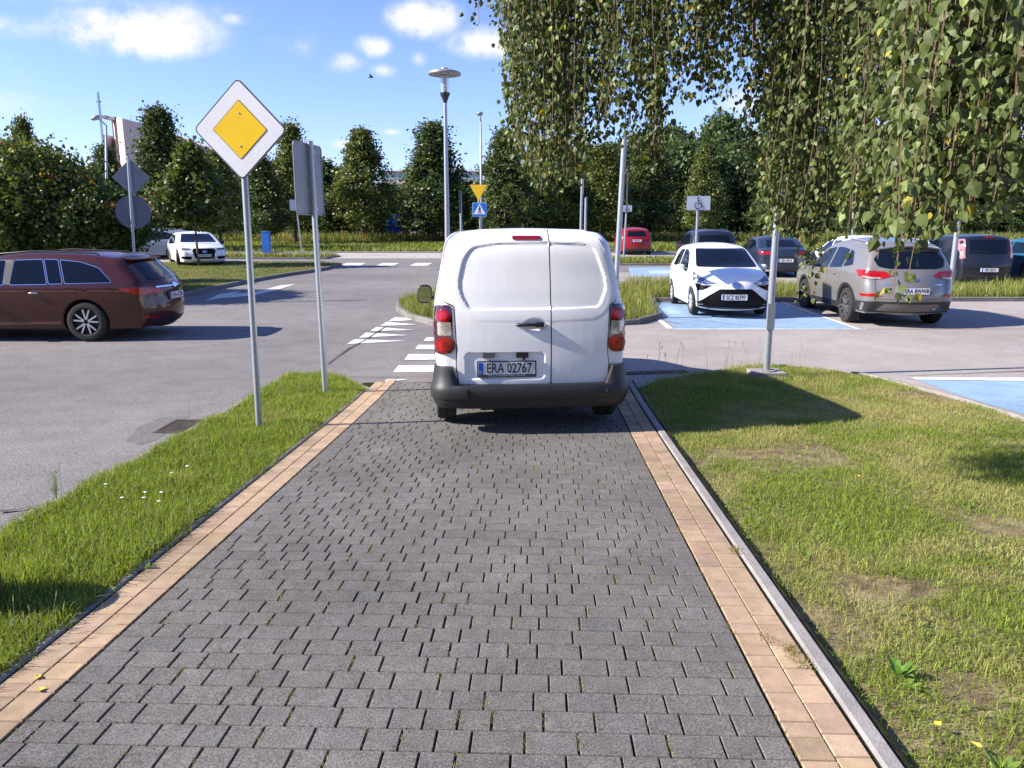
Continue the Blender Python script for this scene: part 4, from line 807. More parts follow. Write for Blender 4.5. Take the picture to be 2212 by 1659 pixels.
def strand(u, vb, Y, ln, dens=1.0, top=None):
    global nl
    x, zb = XZ(u, vb, Y); zt = top if top else zb+ln; n = max(4, int((zt-zb)/.05)); pts = []; ph = rng.uniform(0, 6.28); sw = rng.uniform(.01, .035); dx, dy = rng.normal(0, .06, 2)
    for i in range(n+1):
        t = i/n; pts.append(Vector((x+dx*t+math.sin(ph+t*7)*sw, Y+dy*t+math.cos(ph*1.3+t*6)*sw, zb+(zt-zb)*t)))
    TW.tube([p-Vector((BX, BY, ez)) for p in pts[::2]+([pts[-1]] if n % 2 else [])], .0018, 3, False)
    m = int((zt-zb)/.0125*dens); yel = rng.random() < .05; tone = rng.normal(1, .2)
    for i in range(m):
        t = rng.random(); j = min(n-1, int(t*n)); p = pts[j].lerp(pts[j+1], t*n-j); a = rng.uniform(0, 6.283); off = abs(rng.normal(0, .04))+.006
        s = rng.uniform(.017, .046)*rng.uniform(.85, 1.1); q = np.array(p)+np.array([math.cos(a)*off, math.sin(a)*off, -off*.5])
        d = np.array([math.cos(a)*.45+rng.normal(0, .25), math.sin(a)*.45+rng.normal(0, .25), -1.0]); d /= np.linalg.norm(d)
        w = np.cross(d, rng.normal(0, 1, 3)); w /= np.linalg.norm(w); nn = np.cross(w, d); fold = rng.uniform(.2, 3)
        Q = q+(LP[:, :1]*w*.82+LP[:, 1:2]*d+LP[:, 2:]*nn*fold)*s
        LV.append(Q); LF_.append(LT_+nl); nl += 7
        r_ = rng.random(); c = np.array((.30, .27, .035)) if r_ < .012 or (yel and r_ < .12) else np.array((.092, .120, .036))*rng.normal(1, .24)*tone
        LC.append(np.repeat(np.clip(c, .01, 1)[None], 7, 0))
us = np.linspace(1098, 2330, 340)
for u in us:
    u = u+rng.normal(0, 9)+14*math.sin(u*.06); e_ = hang(u); d = dep(u); f = rng.random()**1.5; vb = e_-f*min(260, max(20, e_+80))*.8-rng.uniform(0, 16)
    if u < 1430 and rng.random() < .16: continue
    if 1430 < u < 1640: vb = min(vb, e_-rng.uniform(0, 60)) if rng.random() < .5 else rng.uniform(-40, 160)
    strand(u, vb, d+rng.normal(0, .28), 1.0, 1.0, top=rng.uniform(3.9, 4.5)+(.15 if d > 4 else -.2))
for u in np.linspace(1100, 2300, 200):         # second layer farther back
    u += rng.normal(0, 8); e_ = hang(u)-30; vb = e_-rng.random()*300 if not 1430 < u < 1640 else rng.uniform(-60, 170)
    if u > 1630: vb = rng.uniform(120, 470)
    strand(u, vb, rng.uniform(5.2, 6.3) if u < 1900 else rng.uniform(3.8, 5.2), 1.0, 1.1, top=rng.uniform(4.3, 5.2))
for u, vb in ((1916, 560), (1932, 600), (1946, 640), (1972, 590), (1664, 500), (1690, 470), (1720, 505), (1672, 490), (1681, 505), (1655, 470), (1676, 440), (1700, 500), (1640, 450), (1735, 515), (1668, 400), (1810, 505), (1840, 495), (1860, 480), (1752, 560), (1765, 640), (1748, 600), (1780, 500), (1158, 418), (1175, 395), (1420, 370), (1432, 350), (1112, 310), (1095, 235), (1350, 320), (1370, 335)):
    strand(u, vb, dep(u)+rng.normal(0, .12), 1.0, .85, top=4.1)
for _ in range(150):                           # crown strands added out of frame to shade what hangs below
    u = rng.uniform(1150, 2350); strand(u, rng.uniform(-380, -30), float(dep(u))+rng.normal(0, .5), 1.0, .9, top=rng.uniform(4.9, 5.7))
for _ in range(34): u = rng.uniform(1112, 1300); strand(u, float(hang(u))-abs(rng.normal(0, 35)), rng.uniform(4.9, 5.6), 1.0, 1.0, top=rng.uniform(4.0, 4.4))
for _ in range(26): u = rng.uniform(1640, 1880); strand(u, float(hang(u))-abs(rng.normal(0, 30))+8, rng.uniform(4.2, 4.9), 1.0, 1.0, top=rng.uniform(3.9, 4.4))
for u, vb in ((1030, 30), (1042, 50), (1056, 20), (1074, 98), (1082, 60), (1112, 48), (1066, 35), (1090, 15)): strand(u, vb, 5.6, 1.0, .6, top=4.3)
cr = npmesh('crown', np.concatenate(LV)-np.array([BX, BY, ez]), np.concatenate(LF_), M_BLEAF, np.concatenate(LC), e); cr.data.polygons.foreach_set('use_smooth', [False]*len(cr.data.polygons))
TW.build('hanging_twigs', M_TWIG, e)
mb = MB()
for uu, zz in ((1100, 4.35), (1300, 4.4), (1500, 4.45), (1700, 4.4), (1850, 4.3), (2000, 4.1), (2200, 4.0)):
    Y = float(dep(uu)); X = (uu-CU)/F*Y; mb.tube([(-.15, .25, 4.0), ((X-BX)*.35, (Y-BY)*.4, 5.0), ((X-BX)*.75, (Y-BY)*.8, 4.95), (X-BX, Y-BY, zz-ez)], [.08, .05, .03, .008], 8)
    for j in range(4): a = rng.uniform(0, 6.28); mb.tube([((X-BX)*.7, (Y-BY)*.75, 4.9), (X-BX+math.cos(a)*.5, Y-BY+math.sin(a)*.5, 4.6-ez)], [.02, .006], 5)
mb.build('limbs', mat('birch_limb', (.16, .13, .11), .85, var=.4, vs=10), e, True)
# ================================================================== VEHICLES
def catmull(pts, n=6):
    out = []; k = len(pts); P_ = [np.array(p, float) for p in pts]
    for i in range(k-1):
        p0, p1, p2, p3 = P_[max(i-1, 0)], P_[i], P_[i+1], P_[min(i+2, k-1)]
        d01, d12, d23 = [max(np.linalg.norm((b-a)[:2])**.5, 1e-4) for a, b in ((p0, p1), (p1, p2), (p2, p3))]
        if i == 0: d01 = d12; p0 = p1-(p2-p1)
        if i == k-2: d23 = d12; p3 = p2+(p2-p1)
        m1 = ((p1-p0)/d01-(p2-p0)/(d01+d12)+(p2-p1)/d12)*d12; m2 = ((p2-p1)/d12-(p3-p1)/(d12+d23)+(p3-p2)/d23)*d12
        for j in range(n):
            t = j/n; out.append((2*t**3-3*t*t+1)*p1+(t**3-2*t*t+t)*m1+(-2*t**3+3*t*t)*p2+(t**3-t*t)*m2)
    out.append(P_[-1]); return np.array(out)
def resample(p, st):
    d = np.r_[0, np.cumsum(np.linalg.norm(np.diff(p[:, :2], axis=0), axis=1))]; n = max(2, int(d[-1]/st)); t = np.linspace(0, d[-1], n)
    return np.stack([np.interp(t, d, p[:, k]) for k in range(p.shape[1])], 1)
def seg_dist(Q, A, B):
    """distance of points Q to segments A-B; index and parameter of the nearest"""
    best = np.full(len(Q), 1e9); bi = np.zeros(len(Q), int); bt = np.zeros(len(Q))
    for i in range(len(A)):
        ab = B[i]-A[i]; t = np.clip(((Q-A[i])@ab)/max(ab@ab, 1e-12), 0, 1); d = np.linalg.norm(Q-A[i]-t[:, None]*ab, axis=1); k = d < best; best[k] = d[k]; bi[k] = i; bt[k] = t[k]
    return best, bi, bt
def grow(pts, d):
    c = Vector((sum(p[0] for p in pts)/len(pts), sum(p[1] for p in pts)/len(pts))); out = []
    k = len(pts); ar = sum(pts[i][0]*pts[(i+1) % k][1]-pts[(i+1) % k][0]*pts[i][1] for i in range(k))
    for i in range(k):
        p = Vector(pts[i]); a = (p-Vector(pts[i-1])).normalized(); b = (Vector(pts[(i+1) % k])-p).normalized(); s_ = 1 if ar > 0 else -1
        n1 = Vector((a.y, -a.x))*s_; n2 = Vector((b.y, -b.x))*s_; n = (n1+n2); n = n/max(.5, n.dot(n1)) if n.length > 1e-6 else n1; out.append(tuple(p+n*d))
    return out
class Body:
    """a car body: side outline with wheel arches, rounded over across its width"""
    def __init__(s, parent, prof, W_, wheels, zb, belt, tumble, paint, Rw, rr=(.14, .10, .05), cc=(.13, .05, .07), st=.045, name='body', taper=(.07, .05)):
        s.e = parent; xs = [p[0] for p in prof]; Lx = max(xs)
        p = resample(catmull(prof, 8), st); bot = []; Ra = Rw+.045
        x0, x1 = p[-1][0], p[0][0]; cur = x0
        for xc in wheels:
            zc = Rw; hh = zb-zc; dx = math.sqrt(max(Ra*Ra-hh*hh, .01)); 
            bot += [(x, zb) for x in np.arange(cur+.05, xc-dx-.02, .07)]
            a0 = math.atan2(hh, -dx); a1 = math.atan2(hh, dx)
            if a0 < 0: a0 += 2*math.pi
            bot += [(xc+Ra*math.cos(a), zc+Ra*math.sin(a)) for a in np.linspace(a0, a1, 22)]; cur = xc+dx
        bot += [(x, zb) for x in np.arange(cur+.05, x1-.05, .07)]
        O = np.array([tuple(q[:2]) for q in p]+bot); n = len(O); nt = len(p)
        d = np.roll(O, -1, 0)-np.roll(O, 1, 0); N = np.stack([d[:, 1], -d[:, 0]], 1); N /= np.linalg.norm(N, axis=1, keepdims=True)
        area = .5*np.sum(O[:, 0]*np.roll(O[:, 1], -1)-np.roll(O[:, 0], -1)*O[:, 1]); N *= np.sign(area)
        r = np.full(n, .015); c = np.zeros(n)
        for i in range(nt):
            up = max(0, N[i][1]); hz = abs(N[i][0]); low = O[i][1] < belt+.02; rear = N[i][0] < 0
            fr = hz if low else 0; r[i] = rr[0]*fr+(rr[1]*(1-fr)); c[i] = (cc[0] if low else cc[2])*hz+cc[1]*up*(1-hz)
            if O[i][1] < belt and not (hz > .6): r[i] = rr[2]
            if O[i][1] < zb+.08: r[i] = min(r[i], .06+max(0, O[i][1]-zb))
        for _ in range(3):
            c[1:nt-1] = (c[:nt-2]+2*c[1:nt-1]+c[2:nt])/4; r[1:nt-1] = (r[:nt-2]+2*r[1:nt-1]+r[2:nt])/4
        s.O = O; A, B = O, np.roll(O, -1, 0)
        ins = []
        xx, zz = np.meshgrid(np.arange(0, Lx, .075), np.arange(zb, max(O[:, 1]), .06)); G = np.stack([xx.ravel(), zz.ravel()], 1); G = G[inpoly(G[:, 0], G[:, 1], O.tolist())]
        dg, _, _ = seg_dist(G, A, B); ins.append(G[dg > .16])
        for off in (.008, .022, .042, .07, .105, .14):
            Q = O-N*off; k = inpoly(Q[:, 0], Q[:, 1], O.tolist()); Q = Q[k]; dq, _, _ = seg_dist(Q, A, B); Q = Q[dq > off*.93]; ins.append(Q[::2] if off > .06 else Q)
        I = np.concatenate(ins); allp = np.concatenate([O, I]); vs, es, fs, ov, oe, of = delaunay_2d_cdt([Vector(q) for q in allp], [(i, (i+1) % n) for i in range(n)], [], 1, 1e-6)
        V2 = np.array([tuple(v) for v in vs]); dd, bi, bt = seg_dist(V2, A, B); rl = r[bi]*(1-bt)+r[(bi+1) % n]*bt
        mid = Lx/2
        def hw(V2):
            x, z = V2[:, 0], V2[:, 1]; w = np.full(len(V2), W_/2); q = (x-mid)/(Lx/2); w = w*(1-np.where(q < 0, taper[0], taper[1])*np.abs(q)**4)
            w = w-tumble*np.clip(z-belt, 0, 9)-.18*np.clip(z-belt, 0, .02)*0; w = w-.10*np.clip(zb+.28-z, 0, 1)-.012*np.sin(np.clip((z-zb)/(belt-zb), 0, 1)*math.pi*2)*.6
            return w
        w = hw(V2); k = dd < rl; w[k] -= rl[k]-np.sqrt(np.clip(rl[k]**2-(rl[k]-dd[k])**2, 0, None))
        m = len(V2); verts = [(a[0], b, a[1]) for a, b in zip(V2, w)]+[(a[0], -b, a[1]) for a, b in zip(V2, w)]
        faces = []
        for f in fs:
            f = list(f); a, b, cc_ = (V2[f[0]], V2[f[1]], V2[f[2]])
            if (b[0]-a[0])*(cc_[1]-a[1])-(b[1]-a[1])*(cc_[0]-a[0]) > 0: f = f[::-1]
            faces.append(f); faces.append([i+m for i in f[::-1]])
        # across strips
        idx = []; om = {}
        for vi, os_ in enumerate(ov):
            for q in os_:
                if q < n: om[q] = vi
        J = 15; rows_ = []
        for i in range(n):
            a = om[i]; w0 = w[a]; row = [a]
            for j in range(1, J): 
                t = 1-2*j/J; ex = c[i]*(1-abs(t)**2.2); q = O[i]+N[i]*ex; row.append(len(verts)); verts.append((q[0], w0*t, q[1]))
            row.append(a+m); rows_.append(row)
        for i in range(n):
            r0_, r1_ = rows_[i], rows_[(i+1) % n]
            for j in range(J): faces.append([r0_[j], r0_[j+1], r1_[j+1], r1_[j]] if area > 0 else [r0_[j], r1_[j], r1_[j+1], r0_[j+1]])
        me = bpy.data.meshes.new(name); me.from_pydata(verts, [], faces); me.update(); bm = bmesh.new(); bm.from_mesh(me); bmesh.ops.recalc_face_normals(bm, faces=bm.faces)
        for f in bm.faces: f.smooth = True
        for ed in bm.edges: ed.smooth = not (len(ed.link_faces) == 2 and ed.calc_face_angle(0) > R(42))
        s.bvh = BVHTree.FromBMesh(bm); bm.to_mesh(me); bm.free(); me.materials.append(paint); s.o = bpy.data.objects.new(name, me); COL.objects.link(s.o); s.o.parent = parent; s.paint = paint
    def hit(s, a, b, view):
        o, d = {'L': ((a, 4, b), (0, -1, 0)), 'R': ((a, -4, b), (0, 1, 0)), 'B': ((-4, a, b), (1, 0, 0)), 'F': ((9, a, b), (-1, 0, 0)), 'T': ((a, b, 4), (0, 0, -1))}[view]
        h = s.bvh.ray_cast(Vector(o), Vector(d))
        if h[0] is None: return None
        nn = h[1]
        if nn.dot(Vector(d)) > 0: nn = -nn
        return h[0], nn
    def decal(s, name, pts, view, m, off=.004, th=.012, res=.05, parent=None, label=None, dense=.04):
        pl = []; k = len(pts)
        for i in range(k):
            a, b = Vector(pts[i]), Vector(pts[(i+1) % k]); q = max(1, int((b-a).length/dense)); pl += [tuple(a.lerp(b, j/q)) for j in range(q)]
        n = len(pl); xs, ys = [p[0] for p in pl], [p[1] for p in pl]; gx_, gy_ = np.meshgrid(np.arange(min(xs)+res/2, max(xs), res), np.arange(min(ys)+res/2, max(ys), res)); G = np.stack([gx_.ravel(), gy_.ravel()], 1)
        if len(G):
            G = G[inpoly(G[:, 0], G[:, 1], pl)]
            if len(G): Pn = np.array(pl); dq, _, _ = seg_dist(G, Pn, np.roll(Pn, -1, 0)); G = G[dq > res*.3]
        allp = pl+[tuple(q) for q in G]; vs, es, fs, ov, _, _ = delaunay_2d_cdt([Vector(q) for q in allp], [(i, (i+1) % n) for i in range(n)], [], 1, 1e-6)
        V = []; last = None
        for q in vs:
            h = s.hit(q.x, q.y, view)
            if h is None: h = last
            if h is None:
                V.append(None); continue
            last = h; o_ = off(q.x, q.y) if callable(off) else off; V.append(h[0]+h[1]*o_)
        fb = next(v for v in V if v is not None); V = [v if v is not None else fb for v in V]
        faces = [list(f) for f in fs]; bnd = {}
        for f in faces:
            for i in range(len(f)): e_ = (f[i], f[(i+1) % len(f)]); bnd[e_] = 1
        rimE = [e_ for e_ in bnd if (e_[1], e_[0]) not in bnd]; dv = {'L': (0, 1, 0), 'R': (0, -1, 0), 'B': (-1, 0, 0), 'F': (1, 0, 0), 'T': (0, 0, 1)}[view]; dn = Vector(dv)*th
        mp = {}; 
        for a, b in rimE:
            for i in (a, b):
                if i not in mp: mp[i] = len(V); V.append(V[i]-dn)
        faces += [[a, b, mp[b], mp[a]][::-1] for a, b in rimE]
        o = mesh(name, V, faces, m, parent or s.e); bm = bmesh.new(); bm.from_mesh(o.data); bmesh.ops.recalc_face_normals(bm, faces=bm.faces)
        for f in bm.faces: f.smooth = True
        f0 = max(bm.faces, key=lambda f: abs(f.normal.dot(Vector(dv)))*f.calc_area())
        if f0.normal.dot(Vector(dv)) < 0: bmesh.ops.reverse_faces(bm, faces=bm.faces)
        for ed in bm.edges: ed.smooth = not (len(ed.link_faces) == 2 and ed.calc_face_angle(0) > R(35))
        bm.to_mesh(o.data); bm.free()
        if label: o['label'] = label
        return o
    def seam(s, pts, view, w=.007, m=None, off=.0015, name='panel_gap', cm=False):
        if cm: pts = [tuple(q) for q in catmull(pts, 5)]
        return s.decal(name, line_poly(pts, w), view, m or M_SEAM, off, .003, 1.0)
    def both(s, name, pts, m, **k):
        return [s.decal(name, pts, 'L', m, **k), s.decal(name, pts, 'R', m, **k)]
    def mir(s, name, pts, view, m, **k):
        return [s.decal(name, pts, view, m, **k), s.decal(name, [(-y, z) for y, z in pts], view, m, **k)]
M_SEAM = mat('panel_gap', (.02, .02, .022), .7)
WH = {}
def wheel_proto(key, Rw, rim, w=.2, spokes=5, double=False, rcol=None, thick=.05, steel=False):
    n = 36; mb = MB(); hw = w/2; T = Matrix.Rotation(R(90), 4, 'X')
    mb.lathe([(rim, -hw*.85), (rim+.01, -hw*.95), (Rw-.05, -hw), (Rw-.012, -hw*.88), (Rw, -hw*.6), (Rw, -hw*.1), (Rw-.006, -hw*.08), (Rw-.006, hw*.08), (Rw, hw*.1), (Rw, hw*.6), (Rw-.012, hw*.88), (Rw-.05, hw), (rim+.01, hw*.95), (rim, hw*.85), (rim, -hw*.85)], n, T)
    tyre = mb.build('tyre', M_RUB); autosmooth(tyre, 40)
    mb = MB(); mb.lathe([(rim*.98, -hw*.8), (rim*.98, hw*.45), (0, hw*.42), (0, -hw*.5), (rim*.6, -hw*.5), (rim*.98, -hw*.8)], n, T); hub = mb.build('wheel', M_RIMD)
    mb = MB(); rc = rcol or M_RIM; yo = -hw*.80
    mb.lathe([(rim, -hw*.78), (rim-.004, -hw*.96), (rim-.02, -hw*.9), (rim-.024, -hw*.6), (rim-.024, hw*.3)], n, T)
    mb.lathe([(0, hw*.82), (rim*.16, hw*.8), (rim*.2, hw*.6), (rim*.22, hw*.2)], 14, Matrix.Rotation(R(-90), 4, 'X'))
    for i in range(spokes):
        a = 2*math.pi*i/spokes+math.pi/2
        for off in ((-.5, .5) if double else (0,)):
            ww = thick*(.45 if double else 1); b0 = a+off*.22; b1 = a+off*(.52 if double else 0)
            i0 = Vector((math.cos(b0), math.sin(b0)))*rim*.17; i1 = Vector((math.cos(b1), math.sin(b1)))*(rim-.012); d = (i1-i0).normalized(); nn = Vector((-d.y, d.x))
            q = [i0-nn*ww*.55, i1-nn*ww*.5, i1+nn*ww*.5, i0+nn*ww*.55]
            mb.prism([(v.x, v.y) for v in q], yo-.012*0-.012, yo+.02)
    r_ = mb.build('rim', rc); autosmooth(r_, 30)
    if steel: 
        pass
    tyre.parent = hub; r_.parent = hub; WH[key] = hub; return hub
used_w = set()
def wheel(e, key, x, y, Rw, side, steer=0.0):
    """side +1 is the left of the car; outer face looks along -y of the prototype"""
    h = WH[key]
    c = h if key not in used_w else copy_tree(h)
    used_w.add(key); c.parent = e; c.location = (x, y, Rw); c.rotation_euler = (0, random.uniform(0, 1.2), math.pi if side > 0 else 0); c.rotation_mode = 'XYZ'
    c.matrix_local = Matrix.Translation((x, y, Rw)) @ Matrix.Rotation((math.pi if side > 0 else 0)+steer, 4, 'Z') @ Matrix.Rotation(random.uniform(0, 1.2), 4, 'Y'); return c
def plate(B, cy, z, view, s_, w=.52, h=.114, holder=.012, tilt=None, sub=None, name='license_plate', extra=0.0, band=True, size=.082, sx=.78):
    h_ = B.hit(cy, z, view); p = h_[0]; sg = -1 if view == 'B' else 1
    p = Vector((p.x+sg*(.012+extra), cy, z)); X_ = Vector((0, sg, 0)); Z_ = Vector((0, 0, 1)); nn = X_.cross(Z_)
    T = Matrix((( X_.x, 0, nn.x, p.x), (X_.y, 0, nn.y, p.y), (0, 1, 0, p.z), (0, 0, 0, 1)))
    def slab(nm, pl, d0, d1, m, par):
        n = len(pl); mb = MB(); vs = [T @ Vector((a, b, d0)) for a, b in pl]+[T @ Vector((a, b, d1)) for a, b in pl]; mb.add(vs, [tuple(range(n))[::-1], tuple(range(n, 2*n))]+[(i, (i+1) % n, (i+1) % n+n, i+n) for i in range(n)]); return mb.build(nm, m, par)
    hold = slab(name, rrect(-w/2-holder, w/2+holder, -h/2-holder-(.016 if sub else 0), h/2+holder, .012), -.03, .003, M_DARKRIM if holder else M_PLATE, B.e)
    slab('plate_face', rrect(-w/2, w/2, -h/2, h/2, .008), .003, .006, M_PLATE, hold)
    bw = .044 if band else 0
    if band: slab('country_band', rrect(-w/2+.003, -w/2+bw, -h/2+.003, h/2-.003, .004), .006, .008, M_PBLUE, hold); text('PL', .026, M_PLATE, hold, T @ Matrix.Translation((-w/2+bw/2+.002, -h*.28, .009)), .8)
    text(s_, size*1.3, M_INK, hold, T @ Matrix.Translation((bw/2, -.002, .008)), sx, bold=.0012)
    if sub: text(sub, .0155, M_PLATE, hold, T @ Matrix.Translation((0, -h/2-.0115, .005)), 1.0, 'dealer_text')
    return hold
def mirror(B, x, side, z, m=None, w=.20, h=.13, d=.10, glass_rear=True):
    pts = []; y0 = B.hit(x, z, 'L' if side > 0 else 'R')[0].y; mb = MB(); vs = []; n = 14
    for k, (dx, sc) in enumerate(((-.5, .0), (-.5, .86), (-.38, 1), (.05, .95), (.35, .7), (.5, .3), (.52, .0))):
        for j in range(n):
            a = 2*math.pi*j/n; ca, sa = math.cos(a), math.sin(a); q = 3.2; rx = abs(ca)**(2/q)*(1 if ca > 0 else -1); rz = abs(sa)**(2/q)*(1 if sa > 0 else -1)
            vs.append((x+dx*d, y0+side*(.045+w/2+rx*w/2*sc), z+rz*h/2*sc))
    mb.add(vs, [(k*n+j, k*n+(j+1) % n, (k+1)*n+(j+1) % n, (k+1)*n+j) for k in range(6) for j in range(n)]); mb.box(x-.03, x+.03, min(y0-side*.06, y0+side*.08), max(y0-side*.06, y0+side*.08), z-h*.3, z-h*.1); o = mb.build('side_mirror', m or M_BLACK, B.e); autosmooth(o, 50)
    mg = MB(); q = [(y0+side*(.045+w/2)+a*w*.41, z+b*h*.40) for a, b in ((-1, -1), (-1, .7), (-.7, 1), (.8, 1), (1, .8), (1, -.7), (.75, -1))]
    mg.add([(x-d*.5-.003, a, b) for a, b in q], [tuple(range(7))]); mg.build('mirror_glass', mat('mirror_silver', (.6, .62, .65), .02, 1), o); return o
def handle(B, x, z, m, view='L', w=.17):
    h0 = B.hit(x, z, view)[0]; sg = 1 if view == 'L' else -1; mb = MB(); yy = h0.y; mb.tube([(x-w/2, yy-.01*sg, z), (x-w/2+.02, yy+.03*sg, z), (x, yy+.036*sg, z), (x+w/2-.02, yy+.03*sg, z), (x+w/2, yy-.01*sg, z)], [.008, .012, .013, .012, .008], 8); return mb.build('door_handle', m, B.e, True)
def paint(nm, c, coat=.55, metal=0.0, rough=.35, flake=0.0): return mat(nm, c, rough, metal, coat=coat, var=.02, vs=5, var2=(1.6, .03), spec=.3, speck=flake, sps=900)
def place(e, x, y, ang): e.location = (x, y, g(y)+AO+.004); e.rotation_euler.z = ang; return e
# ------------------------------------------------------------------ the white van
wheel_proto('van', .315, .19, .195, 8, thick=.045, rcol=mat('steel_wheel', (.12, .12, .125), .5, .6))
VA = R(5.0); e = empty('white_van', (0, 0, 0), 0, 'white panel van parked on the paved path, seen from behind', 'van'); e.location = (.19, 6.86, g(6.86)+.012); 
e.rotation_mode = 'XYZ'; e.rotation_euler = (0, R(.9), R(90)+VA)
WP = paint('van_white', (.79, .79, .79), rough=.28)
vp = [(4.30, .26), (4.37, .42), (4.36, .62), (4.22, .86), (3.95, 1.0), (3.55, 1.13), (3.2, 1.36), (2.85, 1.62), (2.55, 1.755), (2.1, 1.81), (1.4, 1.835), (.75, 1.835), (.42, 1.815), (.30, 1.76), (.235, 1.66), (.17, 1.42), (.12, 1.2), (.09, 1.0), (.075, .8), (.07, .6), (.08, .42), (.10, .30)]
B = Body(e, vp, 1.81, (.70, 3.50), .25, 1.12, .20, WP, .315, rr=(.10, .13, .05), cc=(.045, .03, .035), st=.035, taper=(.045, .06))
Zy = lambda X: (962-X)/826; Zz = lambda Y: (1640-Y)/826
def DP(*p): return [(Zy(a), Zz(b)) for a, b in p]
def sd(px, py, poly):
    d, _, _ = seg_dist(np.array([[px, py]]), np.array(poly), np.roll(np.array(poly), -1, 0)); return d[0]*(1 if inpoly(np.array([px]), np.array([py]), poly)[0] else -1)
winL = roundpoly(DP((1200, 214), (700, 222), (520, 250), (455, 330), (415, 500), (425, 590), (490, 708), (1200, 708)), .05)
winR = roundpoly(DP((1020, 214), (1380, 228), (1455, 262), (1528, 480), (1533, 560), (1475, 698), (1020, 705)), .05)
rec = roundpoly(DP((455, 1025), (1055, 1025), (1055, 1228), (455, 1228)), .05)
outL = roundpoly(DP((1200, 160), (640, 170), (480, 215), (400, 330), (362, 500), (372, 600), (440, 730), (520, 790), (1200, 800)), .06)
outR = roundpoly(DP((1020, 160), (1400, 178), (1490, 225), (1585, 470), (1592, 580), (1530, 730), (1440, 785), (1020, 800)), .06)
scp = [(Zy(985)+.115*math.cos(t), Zz(822)+.066*math.sin(t)) for t in np.linspace(0, 6.1, 20)]
ss = lambda x: 0 if x < 0 else (1 if x > 1 else x*x*(3-2*x))
def offL(y, z):
    o = .018+.004*ss((sd(y, z, outL)+.009)/.018)*.6-.013*ss((sd(y, z, winL)+.004)/.016)-.0155*ss((sd(y, z, rec)+.004)/.014)-.015*ss(sd(y, z, scp)/.035); return o
def offR(y, z): return .018+.0024*ss((sd(y, z, outR)+.009)/.018)-.013*ss((sd(y, z, winR)+.004)/.016)
sx = Zy(1104)
dL = roundpoly([(sx+.0055, Zz(122)), (Zy(560), Zz(128)), (Zy(430), Zz(190)), (Zy(330), Zz(420)), (Zy(300), Zz(640)), (Zy(384), Zz(680)), (Zy(398), Zz(1000)), (Zy(392), Zz(1130)), (Zy(410), Zz(1270)), (sx+.0055, Zz(1270))], .03)
dR = roundpoly([(sx-.0055, Zz(122)), (sx-.0055, Zz(1270)), (Zy(1540), Zz(1262)), (Zy(1548), Zz(1130)), (Zy(1534), Zz(1000)), (Zy(1552), Zz(680)), (Zy(1610), Zz(640)), (Zy(1600), Zz(420)), (Zy(1490), Zz(190)), (Zy(1400), Zz(128))], .03)
B.decal('door_gap', line_poly([(sx, Zz(122)), (sx, Zz(1270))], .03), 'B', M_SEAM, .001, .003, 1.0); gp_ = grow([p for p in dL if p[0] > sx+.05]+[p for p in dR if p[0] < sx-.05], .004); B.decal('door_gap', line_poly(gp_+[gp_[0]], .016), 'B', M_SEAM, .001, .003, 1.0)
B.decal('rear_door', dL, 'B', WP, offL, .016, .011, label='wider left rear door with the plate recess and handle'); B.decal('rear_door', dR, 'B', WP, offR, .016, .011, label='narrower right rear door')
# lamps
for sg in (1, -1):
    f = lambda pts: [(sg*y, z) for y, z in pts]
    lp = roundpoly([(.878, .735), (.885, .95), (.873, 1.165), (.745, 1.175), (.725, 1.12), (.722, .90), (.700, .84), (.705, .78), (.745, .735)], .03)
    o = B.decal('tail_light', f(lp), 'B', M_REDD, .014, .03, .02, dense=.02)
    def disc(nm, cy, cz, r, m, of, sq=1.0): return B.decal(nm, f([(cy+r*math.cos(t), cz+r*sq*math.sin(t)) for t in np.linspace(0, 2*math.pi, 25)[:-1]]), 'B', m, of, .01, .018, parent=o, dense=.02)
    cy1 = .798; cy2 = .787
    disc('upper_red_lens', cy1, 1.075, .056, M_RED, .022); disc('lens_ring', cy1, 1.075, .036, mat('lamp_bright_red', (.45, .008, .006), .15, coat=1), .026)
    B.decal('clear_lens', f(roundpoly([(cy2-.055, .90), (cy2+.058, .90), (cy2+.06, 1.02), (cy2-.05, 1.02)], .012)), 'B', M_CLEAR, .021, .01, .02, parent=o, dense=.02)
    disc('lower_red_lens', cy2, .815, .074, M_RED, .026); disc('lens_ring', cy2, .815, .05, mat('lamp_deep_red', (.32, .01, .006), .15, coat=1), .032); disc('lens_core', cy2, .815, .026, M_RED, .036)
B.decal('brake_light', roundpoly(DP((825, 178), (1040, 178), (1040, 203), (825, 203)), .012), 'B', mat('brake_dark_red', (.22, .004, .006), .2, coat=1), .03, .016, .03)
pl_ = plate(B, Zy(766), Zz(1143), 'B', 'ERA 02767', .52, .112, .012, sub='CITROEN  AUTO-MAZUR   GLINICE   22 48 76 330', size=.098, sx=.72)
